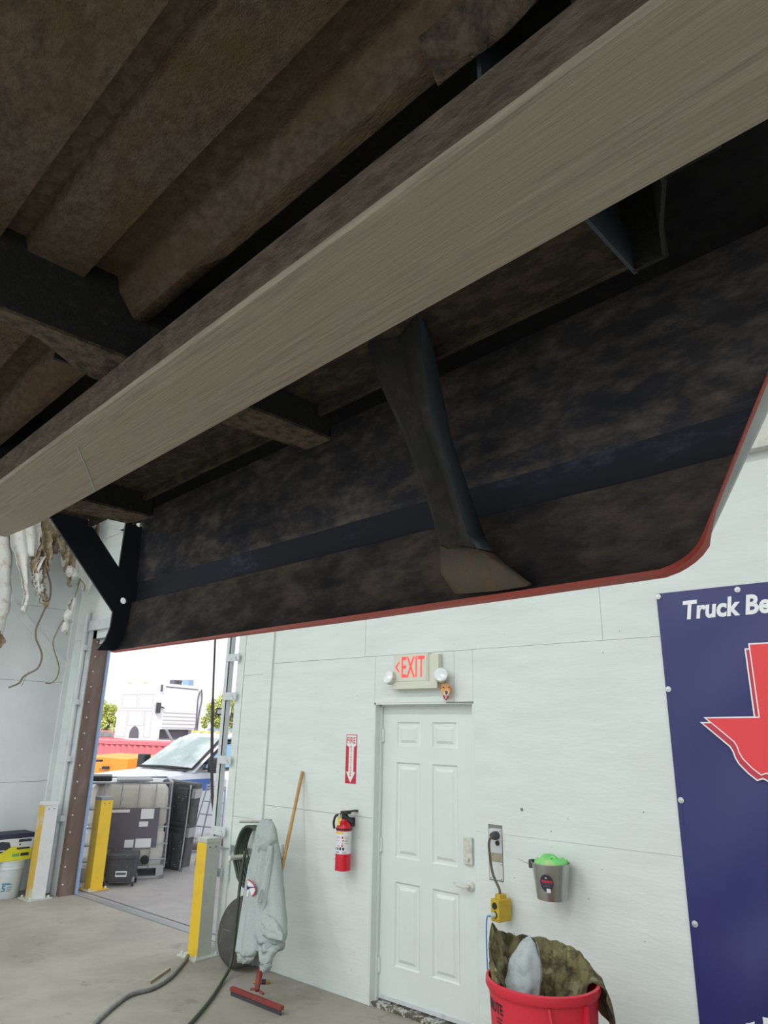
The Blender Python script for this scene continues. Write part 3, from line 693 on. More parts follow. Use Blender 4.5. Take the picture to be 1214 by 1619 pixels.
# cord with yellow outlet box
yb = root('outlet_box_cord', (-2.64, 4.2, .62), 'yellow rubber outlet box hanging on a brown cord from the wall plug', 'power cord')
plg = MB(); pz = oz1-.062; px_ = ox0+.065
plg.lathe([(.001, -.055), (.02, -.055), (.026, -.03), (.026, 0), (.001, 0)], (px_, YW-.004, pz), 16, axis='Y'); plg.build('plug', 'black2', yb, smooth=True, angle=50)
bt = onY(789, 1420, 4.16)
MB().tube(smoothpath([(px_, YW-.055, pz), (px_-.012, YW-.075, pz-.03), (px_-.015, YW-.07, pz-.10), (px_+.005, YW-.07, .98), (bt.x, 4.165, .90), (bt.x, 4.165, .86)], 8), .0085, 8).build('cord', 'cord', yb, smooth=True)
bx = MB(); bx.T = Matrix.Translation((bt.x+.005, 4.17, .725)) @ Matrix.Rotation(math.radians(-12), 4, 'Z')
bx.box((-.035, -.055, 0), (.035, .055, .125), bev=.006); bx.box((-.022, -.03, .12), (.022, .03, .15), bev=.005)
bxo = bx.build('outlet_box', 'boxyellow', yb)
for z in (.088, .04):
    g = MB(); g.T = bx.T; g.lathe([(.001, -.006), (.018, -.006), (.02, 0), (.001, 0)], (0, -.055, z), 16, axis='Y'); g.build('socket', 'black', bxo)
bc_ = root('extension_lead', (bt.x, 4.05, 0), 'thin blue cord plugged into the yellow box, dropping behind the red bin', 'cord')
g = MB(); g.T = bx.T; g.lathe([(.001, -.03), (.010, -.03), (.017, -.012), (.017, 0), (.001, 0)], (0, -.062, .04), 14, axis='Y'); g.build('plug', 'plate', bc_, smooth=True, angle=50)
p0 = bx.T @ V((0, -.092, .038))
MB().tube(smoothpath([p0, p0+V((-.018, -.02, -.03)), (p0.x-.03, 4.08, .45), (p0.x-.015, 4.11, .3), (p0.x+.05, 4.2, .12), (p0.x+.05, 4.2, .01)], 8), .0045, 7).build('cord', 'bluecord', bc_, smooth=True)
# steel pail with green cloth
pc = onY(868, 1383, 4.125)
pl_ = root('steel_pail', (pc.x, 4.125, .87), 'small brushed steel pail hung on the wall', 'pail')
pb = onY(868, 1424, 4.125).z
pz0 = pb+.012; ph = .195; r0, r1 = .086, .112
cpx, cpy = pc.x+.012, 4.128
MB().lathe([(.001, 0), (r0, 0), (r0+.002, .006), (r1, ph), (r1+.004, ph+.001), (r1+.004, ph-.004), (r1-.003, ph-.003), (r0-.002, .008), (.001, .008)], (cpx, cpy, pz0), 40, cap=False).build('body', 'pail', pl_, smooth=True, angle=60)
MB().tube(smoothpath([(cpx-r1, cpy-.02, pz0+ph-.02), (cpx-r1-.03, cpy-.05, pz0+ph-.012), (cpx-r1-.07, cpy-.06, pz0+ph+.005)], 5), .003, 6).build('bail_handle', 'screw', pl_)
MB().box((cpx-r1-.012, cpy-.045, pz0+ph-.04), (cpx-r1+.01, cpy-.005, pz0+ph+.006), bev=.003).build('handle_ear', 'black2', pl_)
def pailpt(a, z, e=.0008): r = lerp(r0+.002, r1, z/ph)+e; return V((cpx+r*math.sin(a), cpy-r*math.cos(a), pz0+z))
A0 = .20
k = MB(); k.grid(lambda i, j: pailpt(A0+.40*(j/6)*math.cos(2*math.pi*i/28), .098+.046*(j/6)*math.sin(2*math.pi*i/28), .0012), 28, 6)
pla = k.build('label_disc', 'printdark', pl_)
k = MB()
for (a0, a1, zz0, zz1, mi) in [(-.30, .34, .100, .112, 0), (-.2, .28, .0935, .0965, 1), (-.12, .18, .087, .0895, 1), (-.2, .2, .079, .0815, 1), (-.02, .22, .048, .070, 2), (-.06, .03, .122, .128, 2)]:
    n = 5; vs = [pailpt(A0+lerp(a0, a1, i/n), z, .0022) for i in range(n+1) for z in (zz0, zz1)]
    k.add(vs, [(2*i, 2*i+2, 2*i+3, 2*i+1) for i in range(n)], mi)
k.build('label_print', ['signred', 'label', 'paper'], pla)
gc = MB()
def gpt(i, j):
    a = 2*math.pi*i/28; t = j/8
    r = (r1-.012)*math.sin(t*math.pi/2); z = ph-.01+.045*math.cos(t*math.pi/2)+.034*nz((math.cos(a)*t*2, math.sin(a)*t*2, 5), 1.6)
    if t > .9: z -= .03
    return V((cpx+r*math.cos(a), cpy+r*math.sin(a), pz0+z))
gc.grid(gpt, 28, 8)
gb = gc.build('green_cloth', 'green', smooth=True, solid=.002); tag(gb, 'lime green cloth stuffed in the steel pail', 'cloth')
MB().tube(smoothpath([(cpx+.015, cpy-.085, pz0+ph-.004), (cpx+.018, cpy-.06, pz0+ph+.018), (cpx+.03, cpy-.03, pz0+ph+.034), (cpx+.055, cpy-.03, pz0+ph+.03)], 5), .006, 7).build('folded_edge', 'green', gb, smooth=True)

# blue banner
bn = root('banner', (-.55, 4.24, .3), 'navy blue vinyl banner with a red state map on the right of the wall', 'banner')
bx0, bx1, bz0, bz1 = -1.462, .50, .10, 2.655
YB = 4.238
def bpt(i, j):
    x = lerp(bx0, bx1, i/60); z = lerp(bz0, bz1, j/80)
    e = min((x-bx0), (bx1-x), (bz1-z)*1.0, (z-bz0))
    f = min(1, e/.25)
    y = YB-.012*f*(1+math.sin((x-bx0)*7+(bz1-z)*9+1.2*nz((x, 0, z), 1.4))) * (.5+.5*nz((x*1.1, 3, z*.8), 1))
    return V((x, y-.001, z))
k = MB(); k.grid(bpt, 60, 80); k.build('vinyl_sheet', 'banner', bn, smooth=True)
MB().box((bx0-.003, YB, bz0), (bx0+.022, YB+.004, bz1)).box((bx0, YB, bz1-.022), (bx1, YB+.004, bz1+.003)).box((bx0+.0215, YB-.0018, bz0), (bx0+.0235, YB+.001, bz1)).build('hem', 'bannerhem', bn)
for (sx_, sz_) in [(onY(1042, 944).x, onY(1042, 944).z), (onY(1058, 1090).x, onY(1058, 1090).z), (onY(1078, 1265).x, onY(1078, 1265).z), (onY(1100, 1460).x, onY(1100, 1460).z), (onY(1167, 933).x, onY(1167, 933).z), (-.7, bz1-.012), (-.1, bz1-.012)]:
    g = MB().lathe([(.001, -.006), (.006, -.005), (.007, -.003), (.016, -.002), (.0165, 0), (.001, 0)], (sx_, YB-.004, sz_), 14, axis='Y')
    g.build('washer_screw', 'screw', bn, smooth=True, angle=30)
def bsurf(x, z):
    i = (x-bx0)/(bx1-bx0)*60; j = (z-bz0)/(bz1-bz0)*80
    return bpt(i, j).y
k = MB()
put_text(k, 'Truck Be', lambda a, b: V((-1.315+a+.0, bsurf(-1.315+a, 2.485+b)-.003, 2.485+b)), height=.112, width=.462, bold=.035, shear=.18)
k.build('lettering', 'txt', bn)
# state outline: west point, panhandle, big bend
def T(p): q = onY(*p, 4.232); return (q.x, q.z)
tex = [T((1187, 1020)), (-.72, T((1187,1020))[1]), (-.70, 2.02), (-.52, 1.96), (-.20, 1.93), (-.13, 1.91), (-.12, 1.70), (-.06, 1.52), (-.08, 1.32), (-.30, 1.18), (-.46, 1.05), (-.52, .82), (-.63, .86), (-.70, 1.05), (-.78, 1.32), (-.86, 1.52), (-.92, 1.63)] + [T(q) for q in ((1214, 1221), (1205, 1224), (1192, 1214), (1177, 1199), (1171, 1189), (1168, 1180), (1163, 1172), (1145, 1157), (1119, 1136))] + [T((1203, 1135))]
tex2 = [T(q) for q in ((1187, 1020), (1203, 1135), (1201, 1136), (1183, 1026))]
def grow(poly, d):
    out = []
    n = len(poly)
    for i in range(n):
        a = V((*poly[i-1], 0)); b = V((*poly[i], 0)); c = V((*poly[(i+1) % n], 0))
        e1 = (b-a).normalized(); e2 = (c-b).normalized(); nn_ = V((-(e1.y+e2.y), e1.x+e2.x, 0)); nn_.normalize()
        s_ = max(.45, nn_.dot(V((-e1.y, e1.x, 0)))); q = b+nn_*(d/s_); out.append((q.x, q.y))
    return out
area = sum(tex[i-1][0]*tex[i][1]-tex[i][0]*tex[i-1][1] for i in range(len(tex)))
sg = -1 if area > 0 else 1
low = [(x-.022, z-.026) for x, z in tex]
fnb = lambda a, b, d: V((a, d, b))
k = MB(); k.prism(grow(low, sg*.008), fnb, 4.2105, 4.222); k.prism(grow(tex, sg*.008), fnb, 4.2095, 4.222); k.build('map_outline', 'txt', bn)
k = MB(); k.prism(low, fnb, 4.2088, 4.2102); k.build('map_edge', 'texred2', bn)
k = MB(); k.prism(grow(tex, sg*.006), fnb, 4.2082, 4.2092); k.build('map_inner_line', 'txt', bn)
k = MB(); k.prism(tex, fnb, 4.2072, 4.2080); k.build('map_shape', 'texred', bn)
k = MB(); q = onY(1177, 1600, 4.23)
put_text(k, '17', lambda a, b: V((q.x+a, 4.224, q.z-.20+b)), height=.20, width=.21, bold=.04); k.build('lettering', 'txt', bn)

# ================================================================ THINGS BY THE BAY AND WALL
# bollards
def bollard(x, y, h, mats, label, wdt=.15):
    r = root('bollard', (x, y, 0), label, 'bollard', group='bay door bollards')
    k = MB(); a = wdt/2
    k.add([(x-a,y-a,.01),(x+a,y-a,.01),(x+a,y+a,.01),(x-a,y+a,.01),(x-a,y-a,h),(x+a,y-a,h),(x+a,y+a,h),(x-a,y+a,h)], [(0,1,5,4)], 0)
    k.add([(x-a,y-a,.01),(x+a,y-a,.01),(x+a,y+a,.01),(x-a,y+a,.01),(x-a,y-a,h),(x+a,y-a,h),(x+a,y+a,h),(x-a,y+a,h)], [(1,2,6,5),(2,3,7,6),(3,0,4,7),(4,5,6,7)], 1)
    k.build('post', [mats[0], mats[1]], r)
    MB().box((x-a-.004, y-a-.004, h-.025), (x+a+.004, y+a+.004, h+.012), bev=.005).build('cap', mats[2], r)
    bp = MB().box((x-.13, y-.13, 0), (x+.13, y+.13, .012)).build('base_plate', mats[3], r)
    for dx in (-.1, .1):
        for dy in (-.1, .1): MB().cyl((x+dx, y+dy, .01), (x+dx, y+dy, .035), .012, 6).build('anchor_bolt', 'galv', bp)
    for dx in (-.03, .03): MB().cyl((x+a, y+dx, h-.06), (x+a+.002, y+dx, h-.06), .008, 8).build('cap_screw', 'gap', r)
bollard(-8.47, 4.03, .98, ('oldyellow', 'postwhite', 'postwhite', 'postgrey'), 'white and worn yellow bollard beside the bucket in the corner')
bollard(-8.47, 4.70, 1.0, ('yellow', 'yellow', 'grey', 'oldyellow'), 'bright yellow bollard outside the brown jamb')
bollard(-5.50, 4.085, .90, ('yellow', 'postgrey', 'postgrey', 'postgrey'), 'half yellow half white bollard nearest the grey hoodie', .135)
# white bucket and carton in the corner
bkx, bky = -8.76, 3.83
bk = root('paint_bucket', (bkx, bky, 0), 'white five gallon plastic bucket with teal print in the corner', 'bucket')
MB().lathe([(.001, 0), (.128, 0), (.133, .01), (.148, .29), (.156, .292), (.156, .31), (.150, .313), (.150, .365), (.154, .368), (.154, .377), (.001, .377)], (bkx, bky, 0), 32).build('tub', 'bucketw', bk, smooth=True, angle=40)
k = MB()
def bkp(a, z, e=.002):
    r = .133+(.148-.133)*z/.29+e; a = a+.75
    return V((bkx+r*math.sin(a), bky-r*math.cos(a), z))
for z in range(9):
    vs = [bkp(lerp(-.62, -.45, i/2), .04+.02*z+dz) for i in range(3) for dz in (0, .003)]; k.add(vs, [(2*i, 2*i+2, 2*i+3, 2*i+1) for i in range(2)])
k.build('scale_marks', 'grey', bk)
k = MB(); put_text(k, '5', lambda a, b: bkp(.05+a/.14, .075+b), height=.065, width=.04, bold=.02)
for zz, a0, a1 in ((.145, .05, .8), (.155, .05, .62), (.118, .45, .8), (.098, .45, .78), (.08, .42, .7)):
    vs = [bkp(lerp(a0, a1, i/5), zz+dz) for i in range(6) for dz in (0, .007)]; k.add(vs, [(2*i, 2*i+2, 2*i+3, 2*i+1) for i in range(5)])
k.build('print', 'printteal', bk)
ct = root('battery_carton', (-8.8, 3.8, .378), 'flat yellow and white printed carton lying on the white bucket', 'carton')
cx0, cx1, cy0, cy1, cz0, cz1 = -8.93, -8.66, 3.22, 4.0, .379, .655
MB().box((cx0, cy0, cz0), (cx1, cy1, cz1-.05)).build('carton_box', 'cartonyellow', ct)
MB().box((cx0, cy0, cz1-.05), (cx1+.004, cy1+.004, cz1)).build('carton_lid', 'cartonnavy', ct)
k = MB(); k.prism([(cy0, cz1-.05), (cy1, cz1-.05), (cy1, .50), (3.78, .525), (3.5, .57), (cy0, .60)], lambda a, b, d: V((d, a, b)), cx1, cx1+.0015); k.build('white_print', 'cartonwhite', ct)
k = MB(); k.prism([(3.45, .49), (3.52, .55), (3.66, .585), (3.74, .57), (3.76, .52), (3.68, .475), (3.58, .435), (3.53, .445)], lambda a, b, d: V((d, a, b)), cx1+.0015, cx1+.003)
for (a0, a1, b0, b1) in ((3.84, 3.98, .565, .592), (3.83, 3.97, .49, .508), (3.85, 3.865, .53, .548), (3.88, 3.97, .42, .45)): k.box((cx1+.001, a0, b0), (cx1+.003, a1, b1))
k.build('dark_print', 'printdark', ct)
MB().box((cx1+.001, 3.79, .42), (cx1+.003, 3.865, .448)).build('green_print', 'printgreen', ct)
MB().box((cx1+.003, 3.50, .515), (cx1+.004, 3.56, .54)).build('pale_print', 'cartonwhite', ct)
MB().box((cx1+.003, 3.62, .485), (cx1+.004, 3.70, .495)).build('pale_print', 'cartonwhite', ct)
# torn insulation hanging over the end wall
ins = root('torn_insulation', (-8.5, 3.4, 5.45), 'torn white and brown insulation hanging in strips and strings', 'insulation')
XI = -8.45
def I(x, y, dx=0): return onX(x, y, XI+dx)
def ragged(name, outline, mt, dx=0, amp=.05, seed=0, res=26):
    """hanging ragged sheet from left/right edge lists [(y, xl, xr)]"""
    k = MB(); n = len(outline)-1; ns_ = 14
    ys_ = [o_[0] for o_ in outline]
    def fn(i, j):
        t = i/res; y = lerp(ys_[0], ys_[-1], t); xl = pl(y, [(o_[0], o_[1]) for o_ in outline]); xr = pl(y, [(o_[0], o_[2]) for o_ in outline])
        s_ = j/ns_; x = lerp(xl, xr, s_) + (5.0*nz((t*14, seed+s_*.3, 1), 1.3)+2.5*nz((t*37, seed+s_, 4), 1.3))*abs(2*s_-1)**2
        p_ = I(x, y, dx); p_.x += amp*nz((t*4, s_*3, seed), 1.2)+.03*math.sin(s_*9+seed); return p_
    k.grid(fn, res, ns_); return k.build(name, mt, ins, smooth=True, solid=.006)
ragged('white_sheet', [(740, -40, 14), (850, -40, 14), (890, -40, 20), (940, -30, 18), (970, -30, 12), (1010, -30, 2), (1035, -30, -4)], 'insul', -.05, .05, 1)
ragged('white_sheet', [(995, -20, -3), (1005, -20, 3), (1013, -20, 9), (1022, -20, 4), (1035, -20, -8)], 'insulbrown', .03, .02, 4)
ragged('brown_sheet', [(700, -10, 120), (790, -10, 112), (830, 5, 104), (855, 30, 92), (875, 44, 84), (890, 50, 66), (893, 56, 60)], 'insulbrown', 0, .06, 2)
ragged('torn_strip', [(740, 5, 45), (850, 14, 56), (875, 22, 52), (900, 30, 48), (930, 36, 46), (945, 40, 46), (962, 34, 44), (972, 36, 38)], 'insul', .06, .03, 3)
ragged('torn_strip', [(860, 62, 78), (885, 50, 72), (905, 52, 71), (925, 56, 70), (938, 62, 72), (946, 70, 74)], 'insulbrown', .08, .03, 5)
ragged('torn_strip', [(880, 66, 75), (900, 52, 64), (920, 54, 64), (938, 58, 66)], 'insul', .10, .03, 9)
ragged('torn_strip', [(800, 100, 122), (860, 102, 124), (895, 102, 118), (910, 104, 113), (921, 108, 112), (928, 110, 113)], 'insulbrown', .05, .03, 6)
ragged('torn_strip', [(800, 106, 150), (870, 112, 150), (910, 116, 146), (930, 126, 144), (936, 132, 140)], 'insul', -.08, .03, 7)
ragged('torn_strip', [(945, 112, 119), (965, 104, 117), (985, 99, 113), (997, 99, 108), (1004, 102, 107)], 'insul', .06, .02, 8, 14)
ragged('brown_tuft', [(780, 128, 160), (830, 140, 156), (842, 142, 154), (852, 150, 154)], 'brown', -.1, .03, 11, 10)
def strand(pts, r): MB().tube(smoothpath([I(*p, .05) for p in pts], 6), r, 6).build('strand', 'string', ins, smooth=True)
strand([(70, 880), (75, 905), (80, 925), (79, 945), (72, 960), (63, 980), (57, 995), (57, 1010), (64, 1027), (66, 1040), (60, 1056), (47, 1064), (37, 1070), (30, 1080), (14, 1087)], .011)
strand([(122, 925), (127, 915), (118, 945), (108, 970), (97, 985), (88, 1003), (84, 1015), (86, 1030), (92, 1048), (93, 1062), (88, 1074), (80, 1080), (72, 1080)], .007)
strand([(36, 930), (42, 945), (40, 960), (37, 972)], .008)
strand([(128, 917), (134, 926), (133, 935)], .006)
strand([(45, 1062), (40, 1072), (34, 1085)], .003)
strand([(70, 930), (62, 950), (68, 955)], .004)
ragged('torn_strip', [(840, 64, 84), (870, 68, 86), (890, 72, 80), (903, 76, 78)], 'insulbrown', .12, .03, 14, 16)
ragged('torn_strip', [(850, 92, 106), (880, 96, 104), (896, 98, 101)], 'insul', .02, .03, 15, 16)
ragged('torn_strip', [(780, 20, 66), (840, 34, 66), (868, 40, 62), (880, 46, 56)], 'insul', .10, .03, 16, 20)
def tuft(x, y, r, mt, seed):
    k = MB(); c = I(x, y, .08)
    def fn(i, j):
        th = 2*math.pi*i/16; f = math.pi*j/10; d_ = V((math.sin(f)*math.cos(th), math.sin(f)*math.sin(th), 1.5*math.cos(f))); return c+d_*r*(1+.7*nz(d_*2.2+V((seed, 0, 0)), 1))
    k.grid(fn, 16, 10); k.build('fibre_tuft', mt, ins, smooth=True)
for q_ in ((60, 912, .05, 'insul', 1), (63, 932, .045, 'insul', 2), (94, 862, .06, 'insulbrown', 3), (88, 866, .05, 'brown', 4), (110, 903, .045, 'insul', 5), (117, 908, .04, 'insul', 6), (108, 975, .05, 'insul', 7), (104, 992, .045, 'insul', 8), (71, 945, .03, 'insulbrown', 9), (38, 963, .03, 'insul', 10), (73, 955, .03, 'insulbrown', 11)): tuft(*q_)
ch = ragged('wide_hanging_sheet', [(560, -60, 175), (690, -60, 165), (740, -60, 130), (760, -40, 110)], 'insul', -.12, .05, 12)

# wall hook with coiled hose
HY = 4.235
hk = root('hose_hanger', (-5.05, YW, .8), 'grey steel hose hanger screwed to the wall behind the hoodie', 'hanger')
a = onY(407, 1300); MB().box((a.x-.018, YW-.012, .80), (a.x+.018, YW, 1.13), bev=.004).build('upright_bar', 'grey', hk)
a = onY(371, 1345); b_ = onY(400, 1338); MB().box((-5.36, YW-.03, .80), (-4.90, YW-.012, .85), bev=.003).build('cross_bar', 'grey', hk)
MB().box((-4.98, YW-.028, .76), (-4.70, YW-.002, .925), bev=.003).build('backing_board', 'wall2', hk)
MB().tube([(-4.92, YW, 1.03), (-4.92, YW-.09, 1.035), (-4.86, YW-.11, 1.02), (-4.76, YW-.11, .995)], .007, 6).build('peg', 'wood', hk)
MB().cyl((-5.10, YW-.03, .79), (-5.10, YW-.24, .80), .02, 12).build('peg_arm', 'dirtywhite', hk)
MB().cyl((-4.92, YW-.02, 1.08), (-4.92, YW-.31, 1.10), .012, 10).build('peg_arm', 'dirtywhite', hk)
MB().tube([(-5.38, YW-.02, .83), (-5.50, YW-.02, .815), (-5.62, YW-.03, .81)], .009, 6).build('tie_rod', 'galv', hk)
hs = root('garden_hose', (-5.05, 4.1, 0), 'dark green hose coiled on the wall hanger and trailing over the floor', 'hose')
for i in range(7):
    rx = .135+.008*i; rz = .15+.012*i; yy = 4.205-.016*i-.003*(i % 2)
    c = V((-4.995+.004*i, yy, .885-.01*i)); pts = []
    for k in range(24):
        t = 2*math.pi*k/24; z = math.sin(t); x = math.cos(t)
        pts.append(c+V((rx*x*(1 if z > -.3 else .86), .01*math.sin(3*t+i), rz*z*(1.1 if z < 0 else 1))))
    MB().tube(pts, .013, 8, closed=True).build('coil', 'hose', hs, smooth=True)
fpts = [onY(388, 1345, 4.09), onY(381, 1385, 4.06), onY(375, 1440, 4.02), onY(370, 1490, 4.0), onZ(364, 1527, .07), onZ(352, 1551, .02), onZ(333, 1580, .015), onZ(310, 1608, .015), onZ(285, 1635, .015), onZ(250, 1680, .015)]
MB().tube(smoothpath(fpts, 8), .0125, 8).build('trailing_length', 'hose', hs, smooth=True)
gh = [onZ(297, 1511, .018), onZ(287, 1525, .018), onZ(268, 1546, .018), onZ(240, 1563, .016), onZ(205, 1573, .016), onZ(175, 1595, .016), onZ(150, 1619, .016), onZ(120, 1660, .016)]
o = MB().tube(smoothpath(gh, 8), .016, 8).build('air_hose', 'hosegrey', smooth=True); tag(o, 'smooth grey hose curving across the floor from the bollard', 'hose')
a = onZ(235, 1556, 0); b_ = onZ(267, 1534, 0); d = (b_-a).normalized(); n = V((-d.y, d.x, 0))*.014
k = MB(); k.quadbox([a-n+V((0,0,.02)), b_-n+V((0,0,.02)), b_+n+V((0,0,.02)), a+n+V((0,0,.02))], .02); o = k.build('wood_strip', 'tan'); tag(o, 'thin wooden strip lying on the floor beside the grey hose', 'wood strip')
# squeegee broom
sh = onZ(405, 1584, .05)
br = root('floor_squeegee', (sh.x, sh.y, 0), 'long wooden handled squeegee with red blade leaning on the wall', 'squeegee')
top = onY(478, 1220, 4.235); neck = onZ(412, 1535, .25); 
ha = onZ(408, 1552, .13)
MB().tube([ha, top], [.015, .0135], 12).build('handle', 'wood', br, smooth=True, angle=50)
la = onZ(365, 1566, .03); lb_ = onZ(445, 1598, .03)
d = (lb_-la).normalized(); cc = la.lerp(lb_, .52)
k = MB(); n = V((-d.y, d.x, 0)); up_ = V((0, 0, 1))
k.T = Matrix((( d.x, n.x, 0, la.x), (d.y, n.y, 0, la.y), (d.z, n.z, 1, .0), (0, 0, 0, 1))); Ls = (lb_-la).length
k.box((0, -.012, .03), (Ls, .022, .055), bev=.003); bl = k.build('blade_holder', 'squeegee', br)
g = MB(); g.T = k.T; g.box((.003, -.004, .002), (Ls-.003, .004, .032)); g.build('rubber_blade', 'black2', br)
MB().tube([ha.lerp(top, .06), ha, cc+V((0, 0, .06))], [.021, .021, .016], 10).build('socket', 'squeegee', br, smooth=True)
k2 = MB()
for s_ in (-.07, .07): k2.tube([ha.lerp(cc, .4), cc+d*s_+V((0, 0, .055))], .008, 6)
k2.build('brace_arms', 'squeegee', br)
# small brush on the floor
a = onZ(400, 1553, .01); b_ = onZ(427, 1553, .01)
o = MB().tube([a, a.lerp(b_, .4), a.lerp(b_, .45), b_], [.008, .01, .018, .016], 8).build('paint_brush', ['wood'], smooth=True); tag(o, 'small brush lying on the floor behind the squeegee', 'brush')
MB().tube([a.lerp(b_, .5)+V((0,0,.001)), a.lerp(b_, .75)+V((0,0,.001))], .0195, 8).build('ferrule', 'black', o)
# round dark cover
cv = root('round_cover', (-5.0, 4.13, 0), 'dark grey domed round cover leaning on the wall behind the hoodie', 'cover')
k = MB(); k.T = Matrix.Translation((onY(379, 1472, 4.11).x, 4.11, .262)) @ Matrix.Scale(.74, 4) @ Matrix.Rotation(math.radians(-14), 4, 'X') @ Matrix.Rotation(math.radians(90), 4, 'X')
k.lathe([(.001, -.05), (.33, -.05), (.345, -.03), (.345, .0), (.33, .03), (.28, .055), (.20, .07), (.001, .075)], seg=48)
cvb = k.build('dome', 'darkdisc', cv, smooth=True, angle=40)
g = MB(); g.T = k.T
for a_ in (2.5, 3.1, 3.75, .4, 1.1): g.tube([V((.225*math.cos(a_), .225*math.sin(a_), .069)), V((.335*math.cos(a_), .335*math.sin(a_), .027))], .003, 5)
g.tube([V((-.20, -.02, .0705)), V((-.2, -.16, .069)), ], .003, 5); g.tube([V((-.2, -.02, .0705)), V((-.05, -.02, .076))], .003, 5)
g.build('groove_ribs', 'gap', cvb)

# grey hoodie hanging from the peg
hd = root('hoodie', (-4.9, 4.08, .1), 'grey marl hooded sweatshirt hanging from the wall peg', 'hoodie')
def hoodY(y): return pl(y, [(1297, 3.97), (1400, 3.89), (1500, 3.77), (1540, 3.73)])
def loft(rows_, name, mt, yo, depth, seed, folds=5, parent=hd, res=44, seg=56, amp=.3, tip=1.0):
    """rows_: (y, xl, xr) picture rows on the sloping hang plane"""
    k = MB(); ys_ = [r[0] for r in rows_]
    def fn(i, j):
        t = i/res; y = lerp(ys_[0], ys_[-1], t); Yc = hoodY(y)+yo
        xl = pl(y, [(r[0], r[1]) for r in rows_]); xr = pl(y, [(r[0], r[2]) for r in rows_])
        a = onY(xl, y, Yc); b = onY(xr, y, Yc); c = (a+b)/2; hw = (b-a).length/2
        th = 2*math.pi*j/seg
        ph_ = folds*th*.5+seed+1.6*nz((t*1.6, seed, 0), 1)+1.3*t
        crease = 1-2*abs(math.sin(ph_))**.7
        fold = 1+amp*crease*(.35+.65*t)+.30*nz((math.cos(th)*1.8, math.sin(th)*1.8, t*4+seed), 1)+.12*nz((math.cos(th)*4, math.sin(th)*4, t*11+seed), 1)
        dp = depth*(.45+.55*math.sin(min(t*2.2, 1)*math.pi/2))*lerp(1, tip, max(0, (t-.6)/.4))
        f2 = lerp(fold, 1, abs(math.cos(th))**3)
        return c+V((hw*math.cos(th), -dp*math.sin(th)*f2, .014*nz((math.cos(th)*2, math.sin(th)*2, t*6+seed), 1)))
    vs = [fn(i, j) for i in range(res+1) for j in range(seg)]
    fs = [(i*seg+j, i*seg+(j+1)%seg, (i+1)*seg+(j+1)%seg, (i+1)*seg+j) for i in range(res) for j in range(seg)]
    fs.append(tuple(range(seg-1, -1, -1))); k.add(vs, fs)
    return k.build(name, mt, parent, smooth=True, solid=.004)
body = loft([(1300, 414, 428), (1306, 409, 432), (1320, 407, 436), (1345, 406, 440), (1375, 404, 442), (1400, 403, 444), (1430, 404, 447), (1455, 405, 449), (1472, 406, 450), (1482, 408, 447.5), (1487, 409, 446)], 'body', 'hoodie', 0, .085, 1.3, 5, amp=.34)
loft([(1483, 409, 446.5), (1490, 409, 447), (1497, 410, 444), (1502, 412, 436)], 'hem_band', 'hoodrib', 0, .075, 1.3, 7, res=12, amp=.25)
sl1 = loft([(1335, 402, 410), (1350, 399, 414), (1372, 394, 415), (1400, 390, 413), (1430, 386, 411), (1460, 381, 409), (1488, 377, 408), (1500, 375.5, 406), (1508, 374.5, 401)], 'sleeve', 'hoodie', -.06, .05, 3.1, 4, amp=.34)
loft([(1506, 375, 402), (1514, 376, 400), (1521, 377, 392)], 'cuff', 'hoodrib', -.06, .038, 3.1, 6, parent=sl1, res=8)
sl2 = loft([(1486, 409, 430), (1498, 410, 438), (1510, 411, 431), (1520, 413, 427)], 'sleeve', 'hoodie', -.03, .042, 5.2, 4, res=20)
loft([(1518, 413, 427), (1527, 414.5, 426.5), (1535, 416, 422)], 'cuff', 'hoodrib', -.03, .036, 5.2, 6, parent=sl2, res=8)
loft([(1296, 419, 427), (1301, 411, 431), (1310, 408, 434), (1325, 406, 436), (1342, 404, 428), (1356, 403, 416), (1366, 402, 408)], 'hood', 'hoodie', -.028, .065, 7.7, 5, res=30, amp=.3, tip=.35)
loft([(1338, 425, 431), (1355, 422, 430), (1380, 419, 428), (1405, 416, 425), (1430, 413, 421), (1446, 412, 416)], 'front_fold', 'hoodie', -.055, .035, 2.2, 3, res=24, amp=.2, tip=.5)
loft([(1446, 412, 430), (1460, 411, 440), (1474, 411, 447), (1482, 412, 446)], 'pocket_flap', 'hoodie', -.06, .03, 4.4, 5, res=18, amp=.3, tip=.6)
# pocket opening and badge
MB().tube(smoothpath([onY(414, 1406, 3.775), onY(408, 1422, 3.755), onY(409, 1427, 3.75), onY(413, 1424, 3.752), onY(415, 1408, 3.77)], 6), .005, 6).build('pocket_edge', 'hoodrib', hd, smooth=True)
def badge(pts, mt, name, e):
    k = MB(); q = [onY(*p, hoodY(1405)-.06-.058-e) for p in pts]; n = len(q); dv = V((0, .0012, 0))
    k.add(q+[p+dv for p in q], [tuple(range(n))]+[(i, (i+1)%n, n+(i+1)%n, n+i) for i in range(n)]); return k.build(name, mt, hd)
badge([(392, 1390), (396, 1392), (400, 1396), (403.5, 1402), (404.5, 1408), (402, 1415), (397, 1419), (388.5, 1420), (390, 1405)], 'signred', 'badge_ring', 0)
badge([(391.5, 1392), (395.5, 1394), (399.5, 1398), (402.3, 1403), (403, 1408), (400.5, 1413.5), (396.5, 1417), (389, 1418.2), (390.5, 1405)], 'paper', 'badge_field', .002)
badge([(390.5, 1399), (392, 1401.5), (395, 1402), (403, 1402), (403, 1403.4), (395, 1404), (393.5, 1406), (390, 1407)], 'banner', 'badge_emblem', .004)

